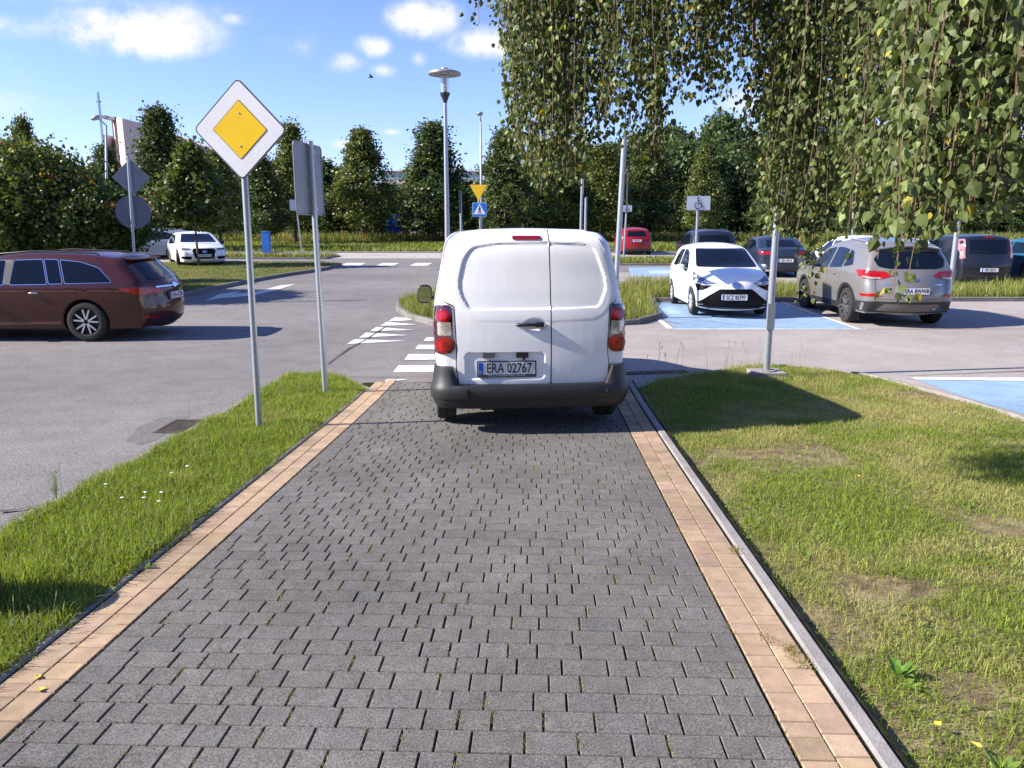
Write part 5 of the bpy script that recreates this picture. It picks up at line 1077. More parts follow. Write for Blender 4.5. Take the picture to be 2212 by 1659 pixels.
# small state emblem between letters of the plate
for X0 in (628, 880): mb = MB(); h0 = B.hit(Zy(X0+20), Zz(1040), 'B')[0]; mb.box(h0.x-.035, h0.x+.01, Zy(X0+45)-.005, Zy(X0-38)+.005, Zz(1062), Zz(1022)); mb.build('plate_lamp', mat('lamp_grey', (.10, .10, .11), .4) if X0 == 628 else M_BLACK, e)
mb = MB(); mb.box(h0.x-.035, h0.x-.01, Zy(906), Zy(886), Zz(1078), Zz(1060)); mb.build('boot_camera', M_BLACK, e)
h0 = B.hit(Zy(940), Zz(816), 'B')[0]; xx = h0.x; mb = MB(); ya, yb, zz = Zy(838), Zy(1046), Zz(816)
mb.tube([(xx-.015, ya, zz), (xx-.034, ya-.02, zz), (xx-.040, (ya+yb)/2, zz+.002), (xx-.038, yb+.03, zz)], [.010, .015, .015, .015], 10); mb.box(xx-.048, xx-.01, yb-.002, yb+.075, zz-.022, zz+.022); mb.tube([(xx-.046, yb+.02, zz), (xx-.052, yb+.02, zz)], .009, 10); o = mb.build('door_handle', M_BLACK, e); autosmooth(o)
# bumper wrapped round the tail
path = [(.30, .885), (.22, .893), (.12, .878), (.035, .82), (-.005, .70), (-.03, .45), (-.042, 0), (-.03, -.45), (-.005, -.70), (.035, -.82), (.12, -.878), (.22, -.893), (.30, -.885)]
pp = resample(catmull([(a, b) for a, b in path], 8), .03); nP = len(pp); dn_ = np.gradient(pp, axis=0); nr = np.stack([-dn_[:, 1], dn_[:, 0]], 1); nr /= np.linalg.norm(nr, axis=1, keepdims=True)
if nr[nP//2][0] > 0: nr = -nr
mb = MB(); vs = []; 
for i in range(nP):
    yy = abs(pp[i][1]); k = ss((yy-.70)/.035); ztop = .455+.165*k; zmid = .41
    pr = [(ztop-.0, -.10), (ztop, -.02), (ztop-.012, .004+.0*k), (max(zmid+.02, ztop-.06), .012), (.455, .014+.012), (.435, .040), (.40, .046), (.34, .046), (.325, .040), (.318, .030), (.30, .026), (.27, .015), (.235, -.01), (.225, -.06)]
    for z, o_ in pr: q = pp[i]+nr[i]*o_; vs.append((q[0], q[1], z))
kx = len(pr); mb.add(vs, [(i*kx+j, (i+1)*kx+j, (i+1)*kx+j+1, i*kx+j+1) for i in range(nP-1) for j in range(kx-1)]); o = mb.build('rear_bumper', M_BUMP, e); bm = bmesh.new(); bm.from_mesh(o.data); bmesh.ops.recalc_face_normals(bm, faces=bm.faces); bm.to_mesh(o.data); bm.free()
if min(p.normal.x for p in o.data.polygons[len(o.data.polygons)//2-4:len(o.data.polygons)//2+4]) > 0: o.data.flip_normals()
autosmooth(o, 28)
mb = MB(); mb.lathe([(0, .0), (.014, 0), (.014, .004), (0, .005)], 14, Matrix.Translation((-.070, Zy(1522), .395)) @ Matrix.Rotation(R(-90), 4, 'Y')); mb.build('tow_eye_cover', mat('dull_grey', (.06, .06, .065), .5), o)
mb = MB(); mb.box(-.086, -.05, Zy(462)-.002, Zy(462)+.002, .325, .43); mb.build('bumper_seam', M_SEAM, o)
# underside
mb = MB(); mb.box(.5, 3.9, -.72, .72, .245, .34); mb.tube([(.25, -.35, .24), (1.1, -.35, .24)], .10, 12); mb.tube([(.80, -.7, .30), (.80, .7, .30)], .05, 10); mb.build('underbody', M_RIMD, e)
for x_, tr in ((.66, .80), (3.50, .80)):
    for sg in (1, -1): wheel(e, 'van', x_, sg*(tr-.01), .315, sg)
B.both('side_window', roundpoly([(2.35, 1.12), (3.3, 1.10), (3.12, 1.3), (2.75, 1.58), (2.35, 1.60)], .05), M_GLASS); B.decal('windscreen', roundpoly([(-.68, 1.16), (.68, 1.16), (.56, 1.66), (-.56, 1.66)], .06), 'F', M_GLASS)
for sg in (1, -1): mirror(B, 3.05, sg, 1.07, w=.19, h=.24, d=.13)
for pts in ([(2.2, .35), (2.2, 1.15), (2.28, 1.68)], [(3.45, .6), (3.42, 1.1)], [(1.05, 1.45), (2.15, 1.45)]): B.seam(pts, 'L'); B.seam(pts, 'R')
B.both('side_rub_strip', rrect(1.2, 3.2, .50, .60, .03), M_BUMP, off=.01); handle(B, 2.32, .98, M_BLACK, 'L'); handle(B, 2.32, .98, M_BLACK, 'R')
B.mir('headlight', roundpoly([(.5, .72), (.85, .78), (.84, .98), (.62, .95)], .04), 'F', M_LENS); B.decal('grille', rrect(-.45, .45, .45, .62, .05), 'F', M_BLACK)
B.seam([(.60, Zz(110)), (.60, .95)][:0] or [(Zy(255)+.02, 1.25), (Zy(280), 1.55)], 'B', .004) if False else None
# ------------------------------------------------------------------ generic details
def arch_trim(B, xs, Rw, m, w=.06, top=True):
    for xc in xs:
        a = np.linspace(R(-12), R(192), 26); q = [(xc+(Rw+.045)*math.cos(t), Rw+(Rw+.045)*math.sin(t)) for t in a]+[(xc+(Rw+.045+w)*math.cos(t), Rw+(Rw+.045+w)*math.sin(t)) for t in a[::-1]]
        q = [(x, max(z, B.O[:, 1].min()+.012)) for x, z in q]
        out = [q[0]]
        for p in q[1:]:
            if (Vector(p)-Vector(out[-1])).length > .006: out.append(p)
        for v in 'LR': B.decal('wheel_arch_trim', out, v, m, .010, .02, .03)
def glasswin(B, pts, m=None, trimm=None, r=.04, tw=.012):
    for v in 'LR':
        if trimm: B.decal('window_trim', roundpoly(grow(pts, tw), r+.01), v, trimm, .003, .01)
        B.decal('side_window', roundpoly(pts, r), v, m or M_GLASS, .006, .01)
def underside(e, L_, W_, zb): mb = MB(); mb.box(.45, L_-.4, -W_/2+.22, W_/2-.22, zb-.02, zb+.12); mb.build('underbody', M_RIMD, e)
def wheels(B, key, xs, W_, Rw, w=.2, steer=0.0, inset=.012):
    for i, x in enumerate(xs):
        for sg in (1, -1): wheel(B.e, key, x, sg*(W_/2-w/2-inset), Rw, sg, steer if i else 0)
wheel_proto('w5', .335, .225, .22, 5, True, thick=.055); wheel_proto('aygo', .285, .185, .17, 8, rcol=mat('hubcap', (.55, .56, .58), .4, .3), thick=.05); wheel_proto('suv', .355, .235, .225, 5, True, rcol=mat('two_tone_alloy', (.42, .42, .43), .3, .8), thick=.06)
# ------------------------------------------------------------------ brown estate
e = empty('brown_estate_car', (0, 0, 0), 0, 'dark brown estate car driving out of the left edge on the road', 'car'); place(e, -6.18, 13.85, R(180)); BR = paint('brown_paint', (.046, .009, .005), rough=.24, flake=.05, coat=.6)
pf = [(4.74, .2), (4.82, .42), (4.76, .66), (4.4, .82), (3.75, .97), (3.3, 1.16), (2.85, 1.36), (2.4, 1.455), (1.9, 1.48), (1.3, 1.47), (.75, 1.425), (.52, 1.385), (.36, 1.24), (.16, 1.02), (.085, .90), (.06, .72), (.03, .5), (.06, .36), (.16, .26)]
B = Body(e, pf, 1.81, (1.08, 3.78), .21, .93, .42, BR, .335, taper=(.10, .06), rr=(.20, .10, .06), cc=(.17, .04, .10))
for pts in ([(1.68, .975), (2.30, .965), (2.27, 1.36), (1.80, 1.375)], [(1.42, .985), (1.64, .977), (1.76, 1.375), (1.54, 1.37)], [(.60, 1.0), (1.37, .985), (1.49, 1.365), (1.15, 1.33), (.84, 1.235)], [(2.42, .962), (3.35, .94), (3.2, 1.1), (2.8, 1.32), (2.42, 1.365)]): glasswin(B, pts, None, M_CHROME, .03, .011)
B.both('door_pillar', [(2.31, .965), (2.41, .963), (2.40, 1.365), (2.28, 1.365)], M_BLACK, off=.005)
B.decal('rear_window', roundpoly([(-.56, 1.02), (.56, 1.02), (.50, 1.32), (-.50, 1.32)], .05), 'B', M_GLASS, .006)
mb = MB(); n_ = 9; vs = []
for j in range(n_): y_ = -.56+1.12*j/(n_-1); xb = .30+.06*(y_/.56)**2; vs += [(.56, y_, 1.405), (xb, y_, 1.385), (xb+.01, y_, 1.362), (.5, y_, 1.36)]
mb.add(vs, [(j*4+k, (j+1)*4+k, (j+1)*4+(k+1) % 4, j*4+(k+1) % 4) for j in range(n_-1) for k in range(4)]+[(0, 1, 2, 3), tuple(range((n_-1)*4+3, (n_-1)*4-1, -1))]); autosmooth(mb.build('roof_spoiler', BR, e), 50)
for sg in (1, -1): mb = MB(); mb.tube([(.85, sg*.56, 1.40), (.95, sg*.56, 1.475), (2.0, sg*.575, 1.515), (2.75, sg*.57, 1.46), (2.85, sg*.57, 1.39)], .012, 8); mb.build('roof_rail', M_BLACK, e, True)
B.mir('tail_light', roundpoly([(.42, .80), (.84, .79), (.85, .915), (.42, .885)], .03), 'B', M_RED, off=.008, th=.03)
B.both('tail_light', roundpoly([(.12, .80), (.16, .89), (.50, .905), (.36, .84), (.26, .79)], .02), M_RED, off=.008)
B.mir('bumper_reflector', [(.52, .36), (.80, .40), (.80, .43), (.52, .39)], 'B', M_RED, off=.006)
B.decal('boot_chrome_strip', rrect(-.5, .5, .885, .91, .01), 'B', M_CHROME, .012); B.decal('badge', [(.07*math.cos(t), .90+.045*math.sin(t)) for t in np.linspace(0, 6.1, 16)], 'B', M_CHROME, .022, .01, .03)
plate(B, 0, .73, 'B', 'ERA 61206', size=.092, sx=.72, holder=.01); B.decal('lower_valance', roundpoly([(-.62, .27), (.62, .27), (.72, .36), (-.72, .36)], .02), 'B', M_BUMP, .008)
for x_ in (2.12, 3.18): handle(B, x_-.22, .83, M_CHROME, 'L'); handle(B, x_-.22, .83, M_CHROME, 'R'); B.both('handle_recess', [(x_-.22+.10*math.cos(t), .825+.042*math.sin(t)) for t in np.linspace(0, 6.1, 16)], mat('brown_recess', (.03, .008, .005), .3, coat=1), off=.002)
for pts in ([(2.33, .28), (2.36, .6), (2.35, .95)], [(3.42, .3), (3.42, .92)], [(1.42, .97), (1.44, .85), (1.38, .70), (1.44, .45)], [(.30, .92), (.38, .80)]): B.seam(pts, 'L'); B.seam(pts, 'R')
B.both('sill_trim', [(1.48, .30), (3.3, .27), (3.3, .31), (1.52, .345)], mat('brown_sill', (.10, .028, .017), .25, coat=1), off=.014)
B.decal('windscreen', roundpoly([(-.66, 1.0), (.66, 1.0), (.54, 1.38), (-.54, 1.38)], .05), 'F', M_GLASS); B.mir('headlight', roundpoly([(.45, .62), (.86, .66), (.84, .78), (.5, .72)], .03), 'F', M_LENS); B.decal('grille', rrect(-.5, .5, .3, .45, .05), 'F', M_BLACK)
wheels(B, 'w5', (1.08, 3.78), 1.81, .335); underside(e, 4.8, 1.81, .21); mirror(B, 3.2, 1, .98, BR); mirror(B, 3.2, -1, .98, BR)
# ------------------------------------------------------------------ white hatchback facing us
e = empty('white_hatchback', (0, 0, 0), 0, 'small white hatchback facing the camera in the blue parking bay', 'car'); place(e, 4.76, 19.55, R(-91.5)); WH2 = paint('hatch_white', (.80, .80, .80), rough=.25)
pf = [(3.38, .19), (3.45, .36), (3.45, .52), (3.38, .70), (3.22, .82), (2.95, .93), (2.68, 1.02), (2.3, 1.22), (1.98, 1.385), (1.7, 1.445), (1.2, 1.465), (.6, 1.43), (.32, 1.36), (.14, 1.12), (.05, .9), (.02, .55), (.07, .27)]
B = Body(e, pf, 1.615, (.52, 2.86), .20, .90, .36, WH2, .285, taper=(.06, .10), rr=(.20, .11, .06), cc=(.20, .05, .12))
B.decal('windscreen', roundpoly([(-.66, 1.015), (.66, 1.015), (.545, 1.395), (-.545, 1.395)], .05), 'F', M_GLASS, .006)
glasswin(B, [(1.42, .94), (2.45, .90), (2.36, 1.02), (1.98, 1.28), (1.75, 1.35), (1.42, 1.37)]); glasswin(B, [(.62, .98), (1.33, .945), (1.33, 1.37), (.95, 1.34), (.72, 1.2)])
gr = roundpoly([(-.33, .60), (.33, .60), (.75, .30), (.78, .24), (.5, .195), (-.5, .195), (-.78, .24), (-.75, .30)], .03); gm = mat('grille_black', (.004, .004, .005), .4, spec=.15)
B.decal('grille', gr, 'F', gm, .008, .02); B.decal('grille_lip', roundpoly([(-.55, .20), (.55, .20), (.6, .235), (-.6, .235)], .01), 'F', M_BLACK, .02, .03)
for sg in (1, -1):
    f = lambda p: [(sg*a, b) for a, b in p]
    h_ = B.decal('headlight', f(roundpoly([(.36, .70), (.62, .68), (.79, .76), (.76, .93), (.66, .83), (.50, .755)], .015)), 'F', M_LENS, .010, .02)
    B.decal('daytime_strip', f([(.42, .715), (.62, .70), (.70, .73), (.70, .75), (.6, .72), (.43, .735)]), 'F', M_CHROME, .016, .01, .03, parent=h_)
    B.decal('black_wedge', f(roundpoly([(.44, .675), (.62, .665), (.775, .70), (.74, .56), (.66, .565)], .012)), 'F', gm, .008, .02); B.decal('fog_light_slot', f([(.62, .27), (.74, .30), (.72, .25)]), 'F', M_CHROME, .012, .01, .03)
    pass
ol = lambda rx, rz, w_: line_poly([(rx*math.cos(t), .675+rz*math.sin(t)) for t in np.linspace(0, 6.24, 22)], w_)
B.decal('badge', [(.095*math.cos(t), .675+.062*math.sin(t)) for t in np.linspace(0, 6.1, 20)], 'F', M_BLACK, .012, .02, .03); B.decal('badge_ring', ol(.088, .056, .018), 'F', M_CHROME, .02, .01, 1); B.decal('badge_ring', ol(.036, .056, .014), 'F', M_CHROME, .023, .01, 1); B.decal('badge_ring', ol(.058, .022, .014), 'F', M_CHROME, .025, .01, 1)
plate(B, -.04, .435, 'F', 'SCZ 82797', size=.094, sx=.72, holder=0)
for pts in ([(1.38, .26), (1.36, .92)], [(2.42, .33), (2.46, .62), (2.40, .9)], [(.58, .60), (.72, .96)]): B.seam(pts, 'L'); B.seam(pts, 'R')
handle(B, 1.52, .82, WH2); handle(B, 1.52, .82, WH2, 'R'); wheels(B, 'aygo', (.52, 2.86), 1.615, .285, .17); underside(e, 3.45, 1.615, .2); mirror(B, 2.25, 1, .99, WH2, .19, .13); mirror(B, 2.25, -1, .99, WH2, .19, .13)
mb = MB(); mb.tube([(.5, 0, 1.43), (.42, 0, 1.50)], .006, 6); mb.build('aerial', M_BLACK, e)
B.mir('tail_light', rrect(.5, .74, .7, 1.0, .04), 'B', M_RED); B.decal('rear_window', rrect(-.5, .5, 1.0, 1.3, .05), 'B', M_GLASS)
# ------------------------------------------------------------------ beige compact SUV
def suv_body(e, pt, pf, W_, xs, Rw, zb=.27, belt=1.02, tum=.42, **k): return Body(e, pf, W_, xs, zb, belt, tum, pt, Rw, **k)
e = empty('beige_suv', (0, 0, 0), 0, 'beige-silver compact SUV seen from behind, right of the white hatchback', 'car'); place(e, 7.62, 14.62, R(90-3.5)); BP = paint('beige_silver', (.205, .195, .187), rough=.3, metal=.35, flake=.06)
pf = [(4.40, .28), (4.47, .5), (4.42, .78), (4.1, .95), (3.45, 1.09), (3.0, 1.30), (2.55, 1.54), (2.1, 1.625), (1.5, 1.65), (.9, 1.62), (.48, 1.545), (.34, 1.42), (.22, 1.24), (.14, 1.10), (.10, .95), (.05, .82), (.0, .62), (.02, .45), (.12, .33)]
B = suv_body(e, BP, pf, 1.85, (.88, 3.55), .355, taper=(.13, .08), rr=(.20, .12, .06), cc=(.17, .05, .11))
glasswin(B, [(1.28, 1.10), (1.95, 1.06), (1.95, 1.49), (1.62, 1.49), (1.28, 1.46)]); glasswin(B, [(2.05, 1.055), (3.05, 1.02), (2.92, 1.16), (2.5, 1.43), (2.05, 1.49)]); glasswin(B, [(.80, 1.17), (1.2, 1.11), (1.2, 1.46), (1.02, 1.42)])
B.decal('rear_window', roundpoly([(-.60, 1.16), (-.42, 1.125), (.42, 1.125), (.60, 1.16), (.66, 1.30), (.52, 1.44), (-.52, 1.44), (-.66, 1.30)], .03), 'B', M_GLASS, .006)
mb = MB(); vs = []
for j in range(11): y_ = -.62+1.24*j/10; k_ = (y_/.62)**2; vs += [(.62, y_, 1.605-.05*k_), (.19+.12*k_, y_, 1.555-.06*k_), (.20+.12*k_, y_, 1.53-.06*k_), (.6, y_, 1.53-.05*k_)]
mb.add(vs, [(j*4+k, (j+1)*4+k, (j+1)*4+(k+1) % 4, j*4+(k+1) % 4) for j in range(10) for k in range(4)]+[(0, 1, 2, 3), (43, 42, 41, 40)]); autosmooth(mb.build('roof_spoiler', BP, e), 50)
for sg in (1, -1): 
    mb = MB(); mb.tube([(.75, sg*.60, 1.55), (.85, sg*.60, 1.635), (1.8, sg*.615, 1.68), (2.5, sg*.60, 1.60), (2.6, sg*.6, 1.53)], .013, 8); mb.build('roof_rail', mat('silver_rail', (.5, .5, .5), .3, .7), e, True)
    f = lambda p: [(sg*a, b) for a, b in p]
    t_ = B.decal('tail_light', f(roundpoly([(.36, 1.00), (.50, 1.075), (.86, 1.09), (.87, .98), (.72, .925), (.55, .935)], .015)), 'B', M_RED, .010, .02, .03); B.decal('clear_lens', f(roundpoly([(.55, .945), (.72, .925), (.85, .965), (.84, .99), (.70, .965), (.60, .965)], .01)), 'B', M_CLEAR, .015, .01, .03, parent=t_)
    B.decal('bumper_reflector', f(roundpoly([(.54, .615), (.84, .60), (.86, .645), (.64, .665)], .012)), 'B', M_RED, .010, .02, .03)
B.both('tail_light', roundpoly([(.10, .97), (.20, .93), (.36, 1.00), (.52, 1.09), (.24, 1.10), (.14, 1.08)], .015), M_RED, off=.008)
B.decal('lower_bumper', roundpoly([(-.88, .30), (.88, .30), (.88, .50), (.62, .515), (-.62, .515), (-.88, .50)], .02), 'B', M_BUMP, .010, .02); B.decal('skid_plate', roundpoly([(-.60, .34), (.60, .34), (.48, .475), (-.48, .475)], .02), 'B', mat('skid_grey', (.14, .13, .125), .4, .3), .022, .02)
B.decal('exhaust_tip', rrect(-.62, -.50, .345, .40, .02), 'B', M_CHROME, .035, .03, .03); B.decal('exhaust_tip', rrect(-.48, -.36, .345, .40, .02), 'B', M_CHROME, .035, .03, .03)
plate(B, .0, .72, 'B', 'ERA 8WW8', size=.092, sx=.72, holder=.012); B.decal('badge', line_poly([(.055*math.cos(t), .93+.032*math.sin(t)) for t in np.linspace(0, 6.2, 16)]+[(.03, .95), (-.03, .91)], .014), 'B', M_CHROME, .012, .01, 1)
B.decal('plate_recess', roundpoly([(-.36, .64), (.36, .64), (.33, .80), (-.33, .80)], .02), 'B', mat('beige_shade_recess', (.20, .18, .165), .4), .003, .01); B.seam([(.66, 1.1), (.66, .75), (.60, .56), (-.60, .56), (-.66, .75), (-.66, 1.1)], 'B', .008)
for sg in (1, -1): B.decal('model_script', rrect(*sorted((sg*.40, sg*.56)), .825, .84, .004), 'B', M_CHROME, .006, .004, .05)
arch_trim(B, (.88, 3.55), .355, M_BUMP); B.both('sill_cladding', [(1.32, .28), (3.12, .28), (3.12, .38), (1.32, .40)], M_BUMP, off=.01)
for pts in ([(2.0, .40), (2.0, 1.04)], [(3.08, .42), (3.10, 1.0)], [(1.22, 1.1), (1.28, .85), (1.30, .70)]): B.seam(pts, 'L'); B.seam(pts, 'R')
for x_ in (1.55, 2.5): handle(B, x_, .96, BP, 'L'); handle(B, x_, .96, BP, 'R')
B.both('reflected_pole_panel', [(2.14, .45), (2.14, .45+.0), (2.14, .46)], M_BUMP) if False else None
B.decal('windscreen', roundpoly([(-.68, 1.12), (.68, 1.12), (.56, 1.54), (-.56, 1.54)], .05), 'F', M_GLASS); B.decal('grille', rrect(-.5, .5, .55, .78, .05), 'F', M_BLACK)
wheels(B, 'suv', (.88, 3.55), 1.85, .355, .225, R(3)); underside(e, 4.4, 1.85, .27); mirror(B, 2.95, 1, 1.10, BP); mirror(B, 2.95, -1, 1.10, BP)
# ------------------------------------------------------------------ simpler, farther cars
def far_car(name, label, kind, pt, x, y, ang, pl=None, wk='w5', lights='red', front_pl=None, rails=False, cladding=False):
    e = empty(name, (0, 0, 0), 0, label, 'car'); place(e, x, y, ang)
    if kind == 'hatch': pf = [(4.2, .2), (4.28, .45), (4.2, .68), (3.9, .84), (3.3, .98), (2.85, 1.2), (2.4, 1.40), (1.9, 1.475), (1.3, 1.48), (.7, 1.43), (.38, 1.34), (.2, 1.1), (.1, .92), (.03, .6), (.08, .28)]; W_ = 1.78; xs = (.78, 3.38); Rw = .32; belt = .93; win = ([(.75, 1.02), (1.85, .96), (1.85, 1.37), (1.1, 1.35), (.85, 1.25)], [(1.95, .955), (2.95, .93), (2.8, 1.08), (2.4, 1.30), (1.95, 1.37)]); rw = [(-.52, 1.02), (.52, 1.02), (.46, 1.32), (-.46, 1.32)]; zb = .22; tum = .4; rr = (.2, .11, .06)
    if kind == 'sedan': pf = [(4.6, .2), (4.7, .42), (4.64, .64), (4.3, .80), (3.6, .93), (3.15, 1.12), (2.7, 1.32), (2.25, 1.42), (1.8, 1.44), (1.3, 1.38), (.85, 1.2), (.5, 1.03), (.2, 1.0), (.06, .93), (.03, .6), (.08, .28)]; W_ = 1.82; xs = (1.0, 3.72); Rw = .33; belt = .92; win = ([(.85, 1.0), (2.0, .96), (2.0, 1.33), (1.5, 1.32), (1.15, 1.18)], [(2.1, .955), (3.1, .93), (2.95, 1.05), (2.6, 1.24), (2.1, 1.33)]); rw = [(-.54, 1.08), (.54, 1.08), (.46, 1.34), (-.46, 1.34)]; zb = .2; tum = .42; rr = (.2, .1, .06)
    if kind == 'suv': pf = [(4.22, .28), (4.31, .5), (4.26, .82), (3.95, 1.0), (3.3, 1.1), (2.95, 1.32), (2.55, 1.56), (2.1, 1.63), (1.5, 1.65), (.8, 1.62), (.42, 1.55), (.26, 1.3), (.16, 1.08), (.08, .9), (.03, .6), (.08, .34)]; W_ = 1.82; xs = (.82, 3.48); Rw = .35; belt = 1.05; win = ([(.75, 1.14), (1.85, 1.1), (1.85, 1.48), (1.0, 1.48)], [(1.95, 1.1), (2.9, 1.08), (2.75, 1.28), (2.5, 1.42), (1.95, 1.49)]); rw = [(-.60, 1.14), (.60, 1.14), (.54, 1.46), (-.54, 1.46)]; zb = .28; tum = .3; rr = (.16, .11, .06)
    if kind == 'mpv': pf = [(4.0, .2), (4.08, .42), (4.0, .7), (3.7, .9), (3.25, 1.05), (2.8, 1.30), (2.4, 1.49), (1.9, 1.54), (1.2, 1.55), (.5, 1.52), (.26, 1.46), (.17, 1.2), (.12, .95), (.05, .6), (.09, .28)]; W_ = 1.70; xs = (.62, 3.22); Rw = .31; belt = 1.0; win = ([(.55, 1.08), (1.55, 1.02), (1.55, 1.43), (.72, 1.42)], [(1.65, 1.015), (2.85, .98), (2.7, 1.15), (2.35, 1.36), (1.65, 1.43)]); rw = [(-.58, 1.0), (.58, 1.0), (.56, 1.42), (-.56, 1.42)]; zb = .2; tum = .24; rr = (.13, .10, .05)
    B = Body(e, pf, W_, xs, zb, belt, tum, pt, Rw, st=.06, taper=(.08, .08), rr=rr, cc=(.13, .05, .09))
    for w_ in win: glasswin(B, w_)
    B.decal('rear_window', roundpoly(rw, .04), 'B', M_GLASS, .006); L_ = max(p[0] for p in pf); zt = max(p[1] for p in pf)
    B.decal('windscreen', roundpoly([(-W_*.38, belt+.09), (W_*.38, belt+.09), (W_*.31, zt-.12), (-W_*.31, zt-.12)], .04), 'F', M_GLASS, .006)
    wheels(B, wk, xs, W_, Rw*1.0); underside(e, L_, W_, zb); mirror(B, win[1][1][0]-.15, 1, belt+.05, pt if kind != 'mpv' else M_BLACK); mirror(B, win[1][1][0]-.15, -1, belt+.05, pt if kind != 'mpv' else M_BLACK)
    if pl is not None: plate(B, 0, pl[1], 'B', pl[0], size=.09, sx=.72, holder=.012)
    B.decal('bumper_valance', roundpoly([(-W_*.42, zb+.02), (W_*.42, zb+.02), (W_*.44, zb+.14), (-W_*.44, zb+.14)], .02), 'B', M_BUMP, .008)
    for x_ in (win[0][1][0]-.18, win[1][1][0]-.85): handle(B, x_, belt-.08, pt, 'L'); handle(B, x_, belt-.08, pt, 'R')
    xm = win[0][1][0]+.05; B.seam([(xm, .35), (xm, belt)], 'L'); B.seam([(xm, .35), (xm, belt)], 'R')
    if rails:
        for sg in (1, -1): mb = MB(); mb.tube([(.7, sg*.6, zt-.06), (.8, sg*.6, zt+.04), (2.3, sg*.6, zt+.035), (2.45, sg*.6, zt-.09)], .018, 8); mb.build('roof_rail', M_BLACK, e, True)
    if cladding: arch_trim(B, xs, Rw, M_BUMP)
    return e, B
e, B = far_car('red_hatchback', 'red hatchback seen from behind, parked by the far trees', 'hatch', paint('red_paint', (.22, .004, .008)), 6.9, 43.0, R(90-2), ('WPR 8612', .80))
B.mir('tail_light', roundpoly([(.52, .86), (.82, .88), (.84, 1.02), (.6, .98)], .03), 'B', M_RED, off=.01); B.both('tail_light', [(.12, .86), (.35, .95), (.2, 1.0), (.1, .95)], M_RED)
e, B = far_car('dark_suv', 'dark blue-black SUV with roof rails directly behind the white hatchback', 'suv', paint('night_blue', (.012, .016, .03)), 7.75, 29.6, R(90-4), ('ERA 7LY4', .62), 'suv', rails=True, cladding=True)
B.mir('tail_light', roundpoly([(.68, .90), (.84, .92), (.84, 1.15), (.70, 1.14)], .02), 'B', mat('lamp_pink_clear', (.55, .22, .22), .15, coat=1), off=.012, th=.03); B.decal('badge', [(.06, 1.0), (.05, .93), (0, .90), (-.05, .93), (-.06, 1.0)], 'B', M_CHROME, .012)
e, B = far_car('dark_saloon', 'dark blue-grey saloon with red lamps, between the SUV and the lamp post', 'sedan', paint('slate_blue', (.022, .035, .06), metal=.3), 9.75, 27.6, R(90-5), ('ERA 4PC8', .62))
B.mir('tail_light', roundpoly([(.42, .83), (.86, .82), (.87, .93), (.5, .93)], .03), 'B', M_RED, off=.01, th=.03); B.both('tail_light', roundpoly([(.12, .84), (.4, .90), (.35, .95), (.12, .94)], .02), M_RED); B.decal('number_recess', rrect(-.35, .35, .55, .76, .04), 'B', M_BLACK, .003); B.mir('exhaust_tip', rrect(.5, .66, .24, .30, .02), 'B', M_CHROME, off=.03, th=.03)
e, B = far_car('far_white_hatchback', 'white car whose roof shows just above the beige SUV', 'hatch', paint('plain_white', (.75, .76, .78)), 11.9, 25.2, R(90-3), ('WPR 3107', .8)); B.mir('tail_light', roundpoly([(.55, .86), (.82, .88), (.84, 1.05), (.62, 1.0)], .03), 'B', M_RED, off=.01)
e, B = far_car('black_minivan', 'black minivan with tall rear lamps parked beyond the grass strip at right', 'mpv', paint('mpv_black', (.009, .012, .02)), 14.95, 24.2, R(90-3), None)
plate(B, 0, .50, 'B', 'KR 55511', size=.09, sx=.72, holder=.0)
for sg in (1, -1): t_ = B.decal('tail_light', [(sg*a, b) for a, b in roundpoly([(.68, .86), (.80, .84), (.79, 1.12), (.735, 1.44), (.67, 1.44), (.70, 1.1)], .015)], 'B', mat('lamp_pink', (.5, .17, .18), .15, coat=1), .014, .03); B.decal('clear_lens', [(sg*a, b) for a, b in rrect(.70, .785, .90, 1.0, .01)], 'B', M_CLEAR, .02, .01, .03, parent=t_)
B.decal('brake_light', rrect(-.14, .14, 1.475, 1.50, .008), 'B', M_RED, .02); B.decal('rear_wiper', line_poly([(.0, 1.02), (.3, 1.06), (.42, 1.07)], .02), 'B', M_BLACK, .02, .01, 1); B.seam([(.66, .55), (.68, 1.0), (.62, 1.46)], 'B', .012, M_RIMD)
e, B = far_car('teal_saloon', 'teal-blue car cut off by the right edge beside the black minivan', 'sedan', paint('teal_paint', (.012, .085, .15)), 17.45, 23.9, R(90-3), ('KR 1187V', .62))
B.mir('tail_light', roundpoly([(.5, .80), (.86, .82), (.86, .95), (.55, .92)], .03), 'B', M_RED, off=.01)
e, B = far_car('grey_hatchback', 'silver-grey car seen from the side at the far left, behind the white saloon', 'hatch', paint('grey_paint', (.22, .25, .30), metal=.3), -16.2, 39.6, R(184), None)
e, B = far_car('blue_saloon', 'bright blue car half hidden under the globe maple at the left edge', 'sedan', paint('bright_blue', (.01, .08, .42)), -19.2, 29.0, R(215), ('ERA 22PT', .62))
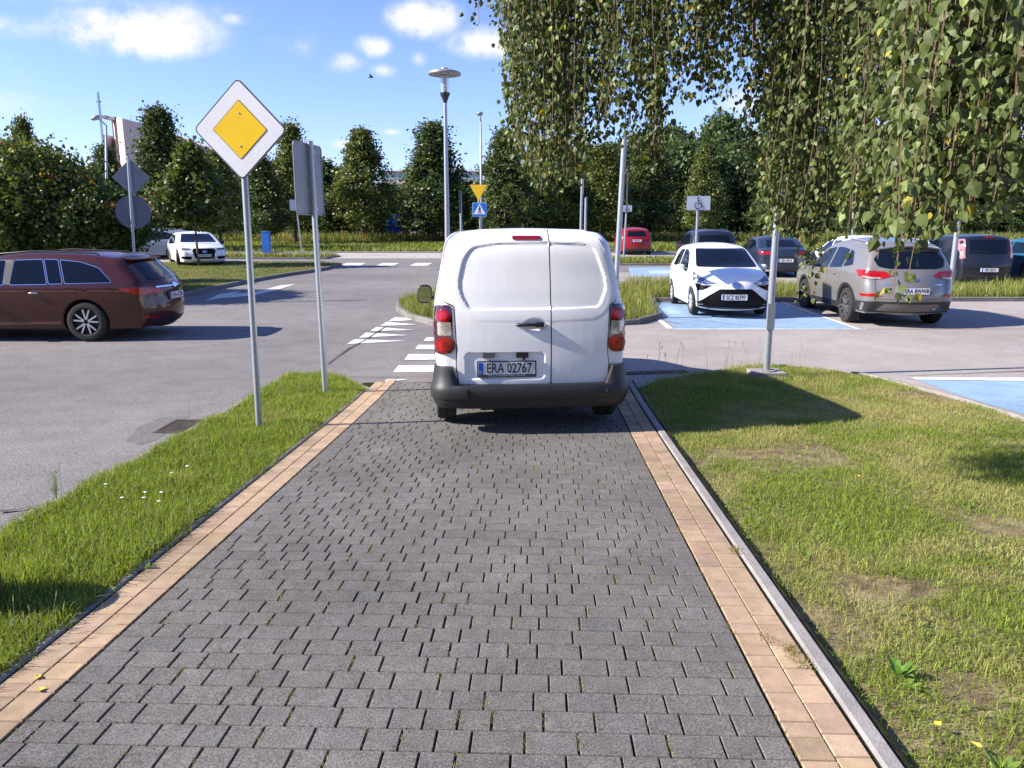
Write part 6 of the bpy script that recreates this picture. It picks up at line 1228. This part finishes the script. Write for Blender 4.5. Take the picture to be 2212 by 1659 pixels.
# white saloon with a large grille, far left
e = empty('white_saloon', (0, 0, 0), 0, 'white saloon with a wide black grille parked on the left grass island', 'car'); fx, fy = P(443, 577); hd = R(-90+30)
place(e, fx-math.cos(hd)*4.9, fy-math.sin(hd)*4.9, hd); e.location.z = g(33)+.03; AW = paint('saloon_white', (.78, .79, .81), rough=.25)
pf = [(4.86, .2), (4.95, .36), (4.94, .62), (4.78, .76), (4.4, .86), (3.7, .95), (3.3, 1.10), (2.85, 1.30), (2.4, 1.40), (1.9, 1.42), (1.3, 1.34), (.7, 1.12), (.3, 1.02), (.08, .95), (.04, .6), (.09, .28)]
B = Body(e, pf, 1.91, (1.0, 3.95), .20, .93, .46, AW, .345, taper=(.08, .09), rr=(.22, .1, .06), cc=(.16, .05, .12))
B.decal('windscreen', roundpoly([(-.74, 1.0), (.74, 1.0), (.58, 1.36), (-.58, 1.36)], .04), 'F', M_GLASS, .006); glasswin(B, [(2.3, .98), (3.3, .94), (3.1, 1.08), (2.75, 1.24), (2.3, 1.33)]); glasswin(B, [(.95, 1.04), (2.2, .985), (2.2, 1.33), (1.6, 1.30)])
gr_ = B.decal('grille', roundpoly([(-.40, .74), (.40, .74), (.46, .66), (.38, .33), (-.38, .33), (-.46, .66)], .03), 'F', gm, .010, .02); B.decal('chrome_frame', line_poly([(-.41, .75), (.41, .75), (.47, .66), (.39, .32), (-.39, .32), (-.47, .66), (-.41, .75)], .02), 'F', M_CHROME, .012, .01, 1)
plate(B, .0, .47, 'F', 'WRA 46514', size=.092, sx=.72, holder=.0, extra=.01); B.decal('ring_badge', line_poly([(.10*math.cos(t), .63+.035*math.sin(t)) for t in np.linspace(0, 6.2, 14)], .012), 'F', M_CHROME, .02, .01, 1)
for sg in (1, -1): f = lambda p: [(sg*a, b) for a, b in p]; B.decal('headlight', f(roundpoly([(.50, .70), (.86, .70), (.92, .78), (.56, .765)], .012)), 'F', M_LENS, .01, .02); B.decal('air_intake', f(roundpoly([(.54, .30), (.88, .34), (.88, .44), (.50, .43)], .02)), 'F', gm, .010, .02); mirror(B, 3.15, sg, 1.0, M_BLACK)
B.decal('lower_lip', rrect(-.8, .8, .22, .245, .008), 'F', M_CHROME, .02); wheels(B, 'w5', (1.0, 3.95), 1.91, .345, steer=R(-18)); underside(e, 4.9, 1.91, .2); B.mir('tail_light', rrect(.45, .88, .8, .92, .03), 'B', M_RED)
# ------------------------------------------------------------------ finish
S.render.engine = 'CYCLES'
